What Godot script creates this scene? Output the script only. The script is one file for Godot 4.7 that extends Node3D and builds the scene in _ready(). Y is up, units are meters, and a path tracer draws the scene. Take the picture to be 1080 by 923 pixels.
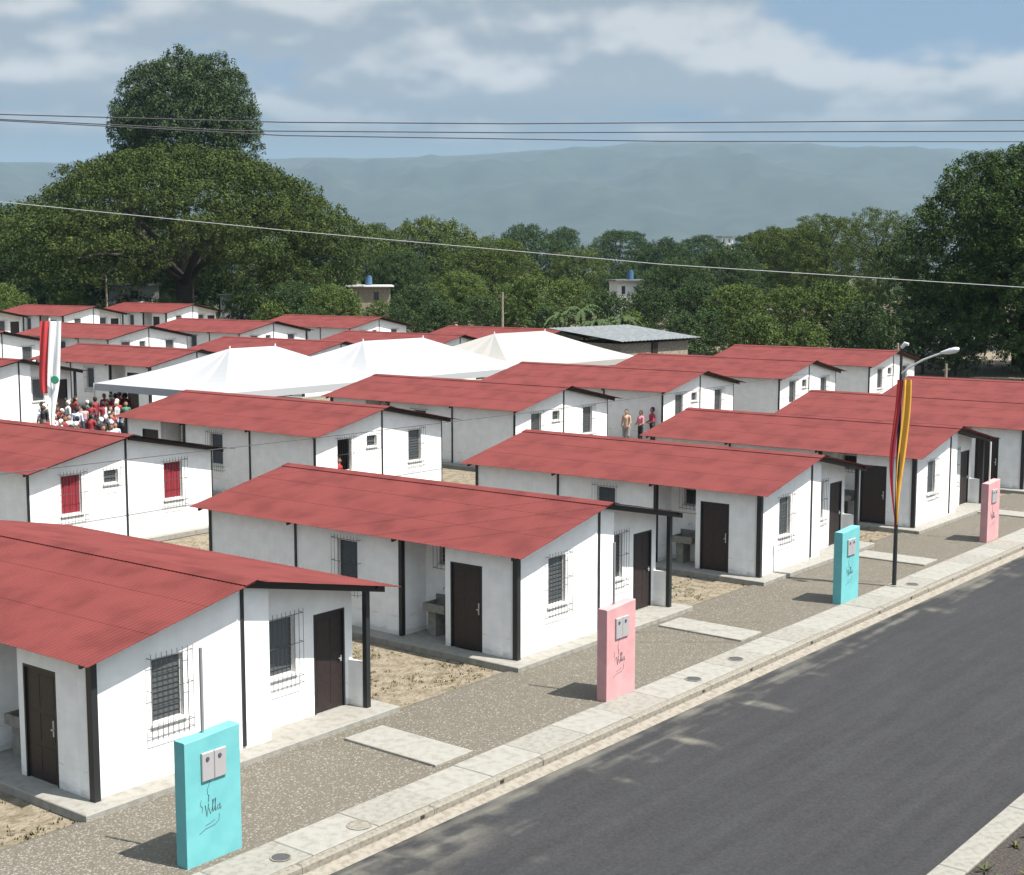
extends Node3D

const L := 10.5      # house length
const W := 6.57      # house width
const RX := 3.285    # ridge line
const SL := 0.215    # roof slope
const OE := 0.32     # near eave overhang
const OF := 0.62     # far eave overhang
const OG := 0.44     # gable overhang
const WAVE := (L + 2.0 * OG) / 96.0     # pitch of the roof corrugation

var rng := RandomNumberGenerator.new()
var used := {}
var M := {}

# ------------------------------------------------------------------ tagging
func numbered(n: String) -> String:
	if not used.has(n):
		used[n] = 0
		return n
	used[n] += 1
	return "%s_%03d" % [n, used[n]]

func tag(o: Node, label: String, category: String, group := "", kind := ""):
	if label: o.set_meta("label", label)
	if category: o.set_meta("category", category)
	if group: o.set_meta("group", group)
	if kind: o.set_meta("kind", kind)
	return o

func base(called: String, at := Vector3.ZERO) -> Node3D:
	var o := Node3D.new()
	o.name = numbered(called)
	add_child(o)
	o.position = at
	return o

func part(st: SurfaceTool, called: String, mat: Material, parent: Node = null) -> MeshInstance3D:
	return inst(st.commit(), called, mat, parent)

func inst(mesh: Mesh, called: String, mat: Material, parent: Node = null) -> MeshInstance3D:
	var o := MeshInstance3D.new()
	o.mesh = mesh
	o.material_override = mat
	o.cast_shadow = GeometryInstance3D.SHADOW_CASTING_SETTING_ON
	if parent == null:
		o.name = numbered(called)
		add_child(o)
	else:
		o.name = called
		parent.add_child(o, true)
	return o

func structure(st: SurfaceTool, called: String, mat: Material, parent: Node = null) -> MeshInstance3D:
	var o := part(st, called, mat, parent)
	if parent == null: o.set_meta("kind", "structure")
	return o

# ------------------------------------------------------------------ shapes
func mb() -> SurfaceTool:
	var st := SurfaceTool.new()
	st.begin(Mesh.PRIMITIVE_TRIANGLES)
	return st

func quad(st: SurfaceTool, a: Vector3, b: Vector3, c: Vector3, d: Vector3, n: Vector3, uv: Array = []):
	# corners in order round the face; n is the outward normal
	var p := [a, b, c, d]
	if (b - a).cross(c - a).dot(n) > 0.0:      # make it clockwise seen from outside
		p = [a, d, c, b]
		if uv: uv = [uv[0], uv[3], uv[2], uv[1]]
	for i in [0, 1, 2, 0, 2, 3]:
		st.set_normal(n)
		if uv: st.set_uv(uv[i])
		else: st.set_uv(Vector2.ZERO)
		st.add_vertex(p[i])

func face(st: SurfaceTool, pts: Array, n: Vector3, col = null):
	# a triangle wound clockwise as seen from the side n points to
	var p := pts.duplicate()
	if (p[1] - p[0]).cross(p[2] - p[0]).dot(n) > 0.0: p = [p[0], p[2], p[1]]
	for v in p:
		if col != null: st.set_color(col)
		st.set_normal(n); st.set_uv(Vector2.ZERO); st.add_vertex(v)

func box(st: SurfaceTool, a: Vector3, b: Vector3, xf := Transform3D()):
	var lo := Vector3(min(a.x, b.x), min(a.y, b.y), min(a.z, b.z))
	var hi := Vector3(max(a.x, b.x), max(a.y, b.y), max(a.z, b.z))
	var c := []
	for i in 8:
		c.append(xf * Vector3(hi.x if i & 1 else lo.x, hi.y if i & 2 else lo.y, hi.z if i & 4 else lo.z))
	var bs := xf.basis
	quad(st, c[1], c[3], c[7], c[5], (bs * Vector3.RIGHT).normalized())
	quad(st, c[0], c[4], c[6], c[2], (bs * Vector3.LEFT).normalized())
	quad(st, c[2], c[6], c[7], c[3], (bs * Vector3.UP).normalized())
	quad(st, c[0], c[1], c[5], c[4], (bs * Vector3.DOWN).normalized())
	quad(st, c[4], c[5], c[7], c[6], (bs * Vector3.BACK).normalized())
	quad(st, c[0], c[2], c[3], c[1], (bs * Vector3.FORWARD).normalized())

func bevel_box(st: SurfaceTool, lo: Vector3, hi: Vector3, r: float):
	# a box whose upper edges are chamfered
	var a := [Vector3(lo.x, lo.y, lo.z), Vector3(hi.x, lo.y, lo.z), Vector3(hi.x, lo.y, hi.z), Vector3(lo.x, lo.y, hi.z)]
	var b := []
	var t := []
	var mid := (lo + hi) * 0.5
	for p in a:
		b.append(Vector3(p.x, hi.y - r, p.z))
		t.append(Vector3(p.x + (r if p.x < mid.x else -r), hi.y, p.z + (r if p.z < mid.z else -r)))
	var ns := [Vector3.FORWARD, Vector3.RIGHT, Vector3.BACK, Vector3.LEFT]
	for i in 4:
		var j := (i + 1) % 4
		quad(st, a[i], a[j], b[j], b[i], ns[i])
		quad(st, b[i], b[j], t[j], t[i], (ns[i] + Vector3.UP).normalized())
	quad(st, t[0], t[1], t[2], t[3], Vector3.UP)

func tube(st: SurfaceTool, pts: Array, radii: Array, sides := 6, col = null):
	var rings := []
	for i in pts.size():
		var d: Vector3 = (pts[min(i + 1, pts.size() - 1)] - pts[max(i - 1, 0)]).normalized()
		var u := d.cross(Vector3.UP if abs(d.y) < 0.9 else Vector3.RIGHT).normalized()
		var v := d.cross(u)
		var ring := []
		for k in sides:
			var a := TAU * k / sides
			ring.append([pts[i] + (u * cos(a) + v * sin(a)) * radii[min(i, radii.size() - 1)], u * cos(a) + v * sin(a)])
		rings.append(ring)
	for i in pts.size() - 1:
		for k in sides:
			var k2 := (k + 1) % sides
			var q := [rings[i][k], rings[i][k2], rings[i + 1][k2], rings[i + 1][k]]
			for j in [0, 2, 1, 0, 3, 2]:
				if col != null: st.set_color(col)
				st.set_normal(q[j][1])
				st.set_uv(Vector2.ZERO)
				st.add_vertex(q[j][0])
	for e in [0, pts.size() - 1]:
		var dd: Vector3 = (pts[e] - pts[1 if e == 0 else e - 1]).normalized()
		for k in range(1, sides - 1):
			face(st, [rings[e][0][0], rings[e][k][0], rings[e][k + 1][0]], dd, col)

func disc(st: SurfaceTool, c: Vector3, r: float, h: float, sides := 20):
	for k in sides:
		var a := c + Vector3(cos(TAU * k / sides), 0, sin(TAU * k / sides)) * r
		var b := c + Vector3(cos(TAU * (k + 1) / sides), 0, sin(TAU * (k + 1) / sides)) * r
		face(st, [c, a, b], Vector3.UP)
		quad(st, a, b, b - Vector3(0, h, 0), a - Vector3(0, h, 0), ((a + b) * 0.5 - c).normalized())

# a wall with a sloping top and rectangular openings: O outer bottom corner, U along, N outward, t thick
func wall(st: SurfaceTool, O: Vector3, U: Vector3, N: Vector3, t: float, top: Array, ops: Array):
	var us := []
	for p in top: us.append(p.x)
	for o in ops: us.append_array([o[0], o[2]])
	us.sort()
	var at := func(u: float, v: float, k: float): return O + U * u + Vector3(0, v, 0) - N * (t * k)
	var hgt := func(u: float):
		for i in top.size() - 1:
			if u >= top[i].x - 1e-6 and u <= top[i + 1].x + 1e-6:
				return lerpf(top[i].y, top[i + 1].y, clampf((u - top[i].x) / (top[i + 1].x - top[i].x), 0, 1))
		return top[-1].y
	var uvf := func(u: float, v: float): return Vector2(u / 6.4 + O.z * 0.13, 1.0 - v / 3.2)
	for i in us.size() - 1:
		var a: float = us[i]
		var b: float = us[i + 1]
		if b - a < 1e-5: continue
		var holes := []
		for o in ops:
			if o[0] <= a + 1e-5 and o[2] >= b - 1e-5: holes.append(o)
		holes.sort_custom(func(x, y): return x[1] < y[1])
		var lowv := 0.0
		for h in holes + [null]:
			var ta: float = h[1] if h else hgt.call(a)
			var tb: float = h[1] if h else hgt.call(b)
			if ta - lowv > 1e-5:
				for k in [0.0, 1.0]:
					quad(st, at.call(a, lowv, k), at.call(b, lowv, k), at.call(b, tb, k), at.call(a, ta, k), N if k == 0.0 else -N, [uvf.call(a, lowv), uvf.call(b, lowv), uvf.call(b, tb), uvf.call(a, ta)])
			if h == null:
				quad(st, at.call(a, ta, 0.0), at.call(b, tb, 0.0), at.call(b, tb, 1.0), at.call(a, ta, 1.0), Vector3.UP)
			else: lowv = h[3]
	for o in ops:
		quad(st, at.call(o[0], o[1], 0.), at.call(o[2], o[1], 0.), at.call(o[2], o[1], 1.), at.call(o[0], o[1], 1.), Vector3.UP)
		quad(st, at.call(o[0], o[3], 0.), at.call(o[2], o[3], 0.), at.call(o[2], o[3], 1.), at.call(o[0], o[3], 1.), Vector3.DOWN)
		quad(st, at.call(o[0], o[1], 0.), at.call(o[0], o[3], 0.), at.call(o[0], o[3], 1.), at.call(o[0], o[1], 1.), U)
		quad(st, at.call(o[2], o[1], 0.), at.call(o[2], o[3], 0.), at.call(o[2], o[3], 1.), at.call(o[2], o[1], 1.), -U)
	for e in [0, -1]:
		var u: float = top[e].x
		quad(st, at.call(u, 0., 0.), at.call(u, top[e].y, 0.), at.call(u, top[e].y, 1.), at.call(u, 0., 1.), -U if e == 0 else U)

# ------------------------------------------------------------------ materials
func srgb(r: float, g: float, b: float) -> Color:      # real-world base colour -> albedo_color
	return Color(r, g, b).linear_to_srgb()

func noise_tex(freq: float, ramp: Array, size := 512, octaves := 4, seed_ := 1, kind := FastNoiseLite.TYPE_SIMPLEX_SMOOTH) -> NoiseTexture2D:
	var n := FastNoiseLite.new()
	n.noise_type = kind
	n.frequency = freq
	n.fractal_octaves = octaves
	n.seed = seed_
	var t := NoiseTexture2D.new()
	t.noise = n
	t.width = size; t.height = size
	t.seamless = true
	var g := Gradient.new()
	g.offsets = PackedFloat32Array(ramp.map(func(e): return e[0]))
	g.colors = PackedColorArray(ramp.map(func(e): return e[1]))
	t.color_ramp = g
	return t

func normal_tex(freq: float, strength: float, size := 512, octaves := 4, seed_ := 3, kind := FastNoiseLite.TYPE_SIMPLEX_SMOOTH) -> NoiseTexture2D:
	var n := FastNoiseLite.new()
	n.noise_type = kind
	n.frequency = freq
	n.fractal_octaves = octaves
	n.seed = seed_
	var t := NoiseTexture2D.new()
	t.noise = n
	t.width = size; t.height = size
	t.seamless = true
	t.as_normal_map = true
	t.bump_strength = strength
	return t

func mat(c: Color, rough := 0.8, metal := 0.0) -> StandardMaterial3D:
	var m := StandardMaterial3D.new()
	m.albedo_color = c
	m.roughness = rough
	m.metallic = metal
	m.cull_mode = BaseMaterial3D.CULL_DISABLED
	return m

func tri(m: StandardMaterial3D, metres: float, tex: Texture2D, nrm: Texture2D = null, ns := 1.0) -> StandardMaterial3D:
	m.albedo_texture = tex
	m.uv1_triplanar = true
	m.uv1_world_triplanar = true
	m.uv1_scale = Vector3.ONE / metres
	if nrm:
		m.normal_enabled = true
		m.normal_texture = nrm
		m.normal_scale = ns
	return m

func grey(v: float) -> Color: return Color(v, v, v)

func wall_texture() -> ImageTexture:
	# 6.4 m x 3.2 m of white wall panel: faint panel joints, dust and a smeared line of splashed mud above the base
	var im := Image.create(1024, 512, false, Image.FORMAT_RGB8)
	var n := FastNoiseLite.new(); n.seed = 5; n.frequency = 0.012; n.fractal_octaves = 4
	var n2 := FastNoiseLite.new(); n2.seed = 9; n2.frequency = 0.035; n2.fractal_octaves = 3
	for y in 512:
		var v := 3.2 * (1.0 - y / 512.0)
		for x in 1024:
			var a := n.get_noise_2d(x, y)
			var b := n2.get_noise_2d(x * 0.35, y)
			var c := 0.945 + a * 0.035 + b * 0.012
			var col := Color(c, c, c * 0.997)
			if x % 32 == 0: col = col.darkened(0.03)
			if y == 205 : col = col.darkened(0.04 + 0.06 * a)
			var line := 0.46 + 0.05 * n.get_noise_1d(x * 1.3)
			var mud: float = clampf(1.0 - abs(v - line) / 0.035, 0, 1) * clampf(0.35 + b * 1.7, 0, 1) * 0.22
			mud += clampf((0.16 - v) / 0.12 + b * 1.2, 0, 1) * 0.2 if v < 0.25 else 0.0
			mud *= 1.4
			col = col.lerp(Color(0.6, 0.55, 0.47), clampf(mud, 0, 1))
			im.set_pixel(x, y, col)
	return ImageTexture.create_from_image(im)

# pale dust dragged over the asphalt: x, z centre, half length along x, half width across, strength
const DUST := [[6.85, 5.87, .15, .55, .9], [9.45, 5.9, .2, .7, .8], [12.35, 5.8, .22, .8, .9], [12.7, 5.3, .45, .35, .5], [17.4, 5.5, .25, .6, .7], [22.7, 5.5, .3, .55, .6], [2.6, 5.5, 1.3, .6, .75], [1.8, 5.6, .25, .8, .8], [.9, 5.9, 1.0, .9, .75], [4.3, 5.1, .3, .4, .5], [8.1, 5.6, .25, .5, .6], [3.2, 6.7, .2, .5, .3], [-1.5, 6.0, 1.0, .9, .5], [28.4, 5.5, .4, .4, .4], [15.2, 5.6, .2, .4, .5]]
func road_texture() -> ImageTexture:
	# asphalt, 70 m x 7.2 m: fine streaks along the road and pale dust where dirt was dragged over it
	var im := Image.create(2048, 256, false, Image.FORMAT_RGB8)
	var n := FastNoiseLite.new(); n.seed = 21; n.frequency = 0.02; n.fractal_octaves = 5
	var g := RandomNumberGenerator.new(); g.seed = 4
	# x, z centre, half length, half width, strength
	var dust := DUST
	for y in 256:
		var z := 4.8 + 7.2 * y / 256.0
		for x in 2048:
			var wx := -12.0 + 70.0 * x / 2048.0
			var a := n.get_noise_2d(x * 0.3, y * 3.0)
			var b := n.get_noise_2d(x * 1.6 + 900, y * 1.6)
			var st := n.get_noise_2d(x * 0.06 + 3000, y * 4.5)
			var c := 0.205 + 0.016 * a + 0.007 * b + 0.011 * st + g.randf_range(-0.02, 0.02)
			var col := Color(c * 0.985, c * 0.995, c * 1.03)
			var d: float = clampf((5.35 - z) * 0.55 + a * .6 + b * .3, 0, 0.45) if z < 6.1 else 0.0
			for q in dust:
				var ex: float = (wx - q[0]) / q[2] + 0.35 * a
				var ez: float = (z - q[1] ) / q[3] + 0.7 * b
				var e: float = ex * ex + ez * ez
				if e < 1.6: d = maxf(d, pow(clampf((1.6 - e) / 1.6, 0, 1), 1.4) * q[4] * .7 * clampf(0.5 + 1.3 * b + 0.6 * a, 0.05, 1))
			im.set_pixel(x, y, col.lerp(Color(0.53, 0.515, 0.455), clampf(d, 0, 0.8)))
	return ImageTexture.create_from_image(im)

func build_materials():
	var fine := normal_tex(0.09, 3.0, 512, 4, 8)
	var speck := noise_tex(0.02, [[0.0, grey(.82)], [0.5, grey(.95)], [1.0, grey(1.0)]], 512, 5, 3)
	var wl := mat(srgb(.85, .853, .855), 0.55)
	wl.albedo_texture = wall_texture()
	M.wall = wl
	M.plain_wall = tri(mat(srgb(.74, .74, .73), .7), 2.0, speck)
	for i in 4:
		var k: float = [1.0, 0.985, 1.015, 0.97][i]
		var r := mat(srgb(.147 * k, .0335 * k, .031 * k), 0.8)
		r.metallic_specular = .3
		var rt := noise_tex(0.006, [[0.0, Color(.8, .78, .77)], [0.5, Color(.95, .95, .95)], [1.0, Color(1, 1, 1)]], 512, 6, 30)
		tri(r, 4.3, rt)
		M["roof%d" % i] = r
	M.black = mat(srgb(.014, .016, .018), .45)
	M.iron = mat(srgb(.05, .05, .052), .5)
	M.door = tri(mat(srgb(.026, .017, .016), .5), 1.1, noise_tex(0.03, [[0.0, grey(.75)], [1.0, grey(1.)]], 256, 4, 17))
	M.glass = mat(srgb(.05, .055, .055), .22)
	M.frame = mat(srgb(.55, .56, .56), .45)
	M.steel = mat(srgb(.62, .63, .64), .3, .7)
	M.red_cloth = mat(srgb(.21, .012, .022), .85)
	M.concrete = tri(mat(srgb(.245, .24, .222), .85), 1.7, noise_tex(0.012, [[0.0, Color(.86, .85, .82)], [0.42, Color(.95, .95, .94)], [1.0, Color(1, 1, 1)]], 512, 6, 41), fine, .5)
	M.concrete2 = tri(mat(srgb(.228, .223, .206), .88), 1.3, noise_tex(0.014, [[0.0, Color(.82, .81, .78)], [0.45, Color(.94, .94, .92)], [1.0, Color(1, 1, 1)]], 512, 6, 43), fine, .5)
	M.kerb = tri(mat(srgb(.22, .208, .182), .9), 0.9, noise_tex(0.015, [[0.0, Color(.72, .7, .66)], [0.5, Color(.92, .91, .89)], [1.0, Color(1, 1, 1)]], 512, 6, 47), fine, .6)
	M.gutter = tri(mat(srgb(.25, .233, .2), .9), 1.1, noise_tex(0.012, [[0.0, Color(.8, .78, .74)], [0.5, Color(.94, .93, .92)], [1.0, Color(1, 1, 1)]], 512, 6, 49), fine, .5)
	M.dirt = tri(mat(srgb(.205, .178, .135), .95), 5.3, noise_tex(0.012, [[0.0, Color(.72, .71, .66)], [0.35, Color(.85, .84, .8)], [0.6, Color(.95, .94, .92)], [1.0, Color(1, 1, 1)]], 1024, 7, 51), normal_tex(0.07, 5.0, 512, 5, 53), .9)
	M.gravel = tri(mat(srgb(.175, .161, .133), .95), 0.9, noise_tex(0.16, [[0.0, Color(.52, .51, .49)], [0.4, Color(.78, .77, .74)], [0.62, Color(.93, .92, .9)], [1.0, Color(1, 1, .98)]], 512, 3, 55), normal_tex(0.16, 8.0, 512, 3, 55), 1.0)
	M.shade_toned_soil = tri(mat(srgb(.075, .062, .055), .95), 1.1, noise_tex(0.03, [[0.0, grey(.45)], [1.0, grey(1.)]], 512, 6, 57), normal_tex(0.05, 8.0, 512, 5, 58), 1.0)  # bed soil, coloured darker to carry the shade lying over it
	var rd := mat(Color(1, 1, 1), .95)
	rd.metallic_specular = .25
	rd.albedo_texture = road_texture()
	rd.normal_enabled = true
	M.road = rd
	rd.normal_texture = null
	rd.normal_enabled = false
	M.meadow = tri(mat(srgb(.06, .075, .03), .95), 40.0, noise_tex(0.012, [[0.0, Color(.6, .66, .5)], [0.5, Color(.9, .9, .8)], [1.0, Color(1.0, .92, .76)]], 512, 5, 61))
	M.teal = tri(mat(srgb(.125, .385, .405), .7), 1.5, noise_tex(0.01, [[0.0, Color(.9, .93, .93)], [1.0, Color(1, 1, 1)]], 256, 5, 63))
	M.pink = tri(mat(srgb(.50, .275, .285), .7), 1.5, noise_tex(0.01, [[0.0, Color(.92, .9, .9)], [1.0, Color(1, 1, 1)]], 256, 5, 65))
	M.meter = mat(srgb(.29, .285, .29), .5)
	M.ink = mat(srgb(.05, .06, .09), .6)
	M.conduit = mat(srgb(.2, .2, .21), .5)
	M.pale_pipe = mat(srgb(.6, .6, .58), .5)
	M.tent = mat(srgb(.31, .32, .335), .6)
	M.tent_cream = mat(srgb(.285, .277, .262), .6)
	M.zinc = tri(mat(srgb(.18, .195, .2), .65), 3.0, noise_tex(0.01, [[0.0, Color(.7, .72, .74)], [1.0, Color(1, 1, 1)]], 512, 5, 67))
	M.block = tri(mat(srgb(.30, .27, .22), .92), 2.0, noise_tex(0.015, [[0.0, Color(.7, .68, .64)], [1.0, Color(1, 1, 1)]], 512, 5, 69))
	M.bark = tri(mat(srgb(.085, .07, .055), .95), 1.2, noise_tex(0.03, [[0.0, grey(.5)], [1.0, grey(1.)]], 256, 5, 71))
	var leaf := mat(Color(1, 1, 1), .8)
	leaf.metallic_specular = .3
	leaf.vertex_color_use_as_albedo = true
	leaf.backlight_enabled = true
	leaf.backlight = Color(.16, .2, .08)
	M.leaf = leaf
	var ppl := mat(Color(1, 1, 1), .8)
	ppl.vertex_color_use_as_albedo = true
	M.people = ppl
	M.cable = mat(srgb(.05, .05, .055), .6)
	M.pale_cable = mat(srgb(.27, .28, .29), .6)
	M.lamp = mat(srgb(.62, .63, .64), .35, .2)
	M.yellow = mat(srgb(.55, .29, .035), .75)
	M.flag_red = mat(srgb(.42, .035, .04), .75)
	M.flag_blue = mat(srgb(.03, .06, .25), .75)
	M.flag_white = mat(srgb(.72, .75, .76), .75)
	M.flag_green = mat(srgb(.03, .2, .13), .75)
	M.mountain = tri(mat(srgb(.022, .032, .028), .95), 900.0, noise_tex(0.01, [[0.0, Color(.5, .6, .5)], [0.6, Color(.8, .85, .7)], [1.0, Color(1, 1, .85)]], 512, 6, 73))

# ------------------------------------------------------------------ the house
func roof_y(x: float) -> float:
	return 2.43 + SL * (x + 0.3) if x < RX else 2.43 + SL * (RX + 0.3) - SL * 0.93 * (x - RX)

func wall_top(x: float) -> float: return roof_y(x) - 0.075

# one roofing sheet: corrugated, w along z, from (x0) down slope to (x1); real thickness
func sheet_mesh(x0: float, x1: float, w: float, lift: float) -> ArrayMesh:
	var st := mb()
	var n := int(round(w / WAVE)) * 4
	var nrm := Vector3(0, 1, 0)
	var prev := []
	for i in n + 1:
		var z := -w * 0.5 + w * i / n
		var ph := TAU * z / WAVE
		var y := 0.0055 * cos(ph) + lift
		var dy := -0.0055 * TAU / WAVE * sin(ph)
		var sl := (roof_y(x1) - roof_y(x0)) / (x1 - x0)
		var nn := Vector3(-sl, 1, -dy).normalized()
		var a := Vector3(x0, roof_y(x0) + y, z)
		var b := Vector3(x1, roof_y(x1) + y, z)
		var cur := [a, b, nn]
		if i > 0:
			var dn := Vector3(0, -0.003, 0)
			for tpl in [[Vector3.ZERO, 1.0], [dn, -1.0]]:
				var ks := [[prev, 0], [cur, 0], [cur, 1], [prev, 0], [cur, 1], [prev, 1]]
				if tpl[1] > 0: ks.reverse()
				for k in ks:
					st.set_normal(k[0][2] * tpl[1]); st.set_uv(Vector2.ZERO); st.add_vertex(k[0][k[1]] + tpl[0])
			for k in [0, 1]:
				quad(st, prev[k], cur[k], cur[k] + dn, prev[k] + dn, Vector3(-1 if (k == 0) == (x0 < x1) else 1, 0, 0))
		prev = cur
	return st.commit()

func make_window(house: Node3D, o: Vector3, U: Vector3, N: Vector3, w: float, h: float, kind: String, grille := true):
	# o: lower corner of the opening in the outer wall face
	var xf := Transform3D(Basis(U, Vector3.UP, U.cross(Vector3.UP)), o)
	var out := 1.0 if U.cross(Vector3.UP).dot(N) > 0 else -1.0
	var fr := mb()
	var zb := -0.075 * out
	var za := -0.11 * out
	for b in [[0, 0, w, .03], [0, h - .03, w, h], [0, .03, .03, h - .03], [w - .03, .03, w, h - .03]]:
		box(fr, Vector3(b[0], b[1], za), Vector3(b[2], b[3], zb), xf)
	var win := part(fr, "window", M.frame, house)
	var lv := mb()
	if kind == "louvre":
		var n := int(round((h - .06) / 0.1))
		for i in n:
			var y := .03 + (h - .06) * (i + 0.5) / n
			var tilt := Transform3D(Basis(Vector3.RIGHT, -0.32 * out), Vector3(0, y, (za + zb) * 0.5))
			box(lv, Vector3(.032, -.056, -.003), Vector3(w - .032, .056, .003), xf * tilt)
		part(lv, "louvre", M.glass, win)
	elif kind == "curtain":
		for i in 6:
			var xx := .032 + (w - .064) * i / 6.0
			var ww := (w - .064) / 6.0
			box(lv, Vector3(xx, .032, za + (0.012 if i % 2 else 0.0) * out), Vector3(xx + ww, h - .032, za + (0.02 + (0.012 if i % 2 else 0.0)) * out), xf)
		part(lv, "curtain", M.red_cloth, win)
	var sill := mb()
	box(sill, Vector3(-.05, -.05, 0.001 * out), Vector3(w + .05, -.003, .05 * out), xf)
	part(sill, "sill", M.plain_wall, win)
	if grille:
		var gr := mb()
		var x0 := -.1
		var x1 := w + .12
		var y0 := -.26 if h > .7 else -.12
		var y1 := h + .1
		var d := .12 * out
		var r := .0065
		var nb := int(round((x1 - x0) / 0.12))
		for i in nb + 1:
			var x := lerpf(x0, x1, float(i) / nb)
			tube(gr, [xf * Vector3(x, y0, d), xf * Vector3(x, y1 + .04, d)], [r], 4)
		for y in ([y0 + .06, y0 + .2, lerpf(y0, y1, .58), y1 - .05] if h > .7 else [y0 + .03, y1 - .05]):
			tube(gr, [xf * Vector3(x0, y, .0), xf * Vector3(x0, y, d), xf * Vector3(x1, y, d), xf * Vector3(x1, y, .0)], [r], 4)
		part(gr, "grille", M.iron, win)

func make_door(house: Node3D, o: Vector3, U: Vector3, N: Vector3, w: float, h: float, pull: bool, hinge_right: bool):
	var xf := Transform3D(Basis(U, Vector3.UP, U.cross(Vector3.UP)), o)
	var out := 1.0 if U.cross(Vector3.UP).dot(N) > 0 else -1.0
	var st := mb()
	box(st, Vector3(.045, .012, -.075 * out), Vector3(w - .045, h - .045, -.035 * out), xf)
	# raised panels
	for r in [[.12, .62], [.72, 1.22], [1.32, h - .14]]:
		for c in 2:
			var a := .11 + c * (w * .5 - .06)
			box(st, Vector3(a, r[0], -.034 * out), Vector3(a + w * .5 - .16, r[1], -.030 * out), xf)
	var d := part(st, "door", M.door, house)
	var fr := mb()
	for b in [[0.002, 0, .045, h], [w - .045, 0, w - .002, h], [.045, h - .045, w - .045, h - .002]]:
		box(fr, Vector3(b[0], b[1], -.1 * out), Vector3(b[2], b[3], 0.004 * out), xf)
	part(fr, "door_frame", M.black, d)
	var hd := mb()
	var hx := .1 if hinge_right else w - .1
	if pull:
		box(hd, Vector3(hx - .012, .88, -.02 * out), Vector3(hx + .012, 1.16, .012 * out), xf)
		box(hd, Vector3(hx - .05, .99, .012 * out), Vector3(hx + .014, 1.012, .03 * out), xf)
	else:
		box(hd, Vector3(hx - .02, .94, -.022 * out), Vector3(hx + .02, 1.06, -.01 * out), xf)
		box(hd, Vector3(hx - .02, 1.0, -.01 * out), Vector3(hx + .09 * (1 if hinge_right else -1), 1.02, .03 * out), xf)
	part(hd, "handle", M.steel, d)

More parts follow.
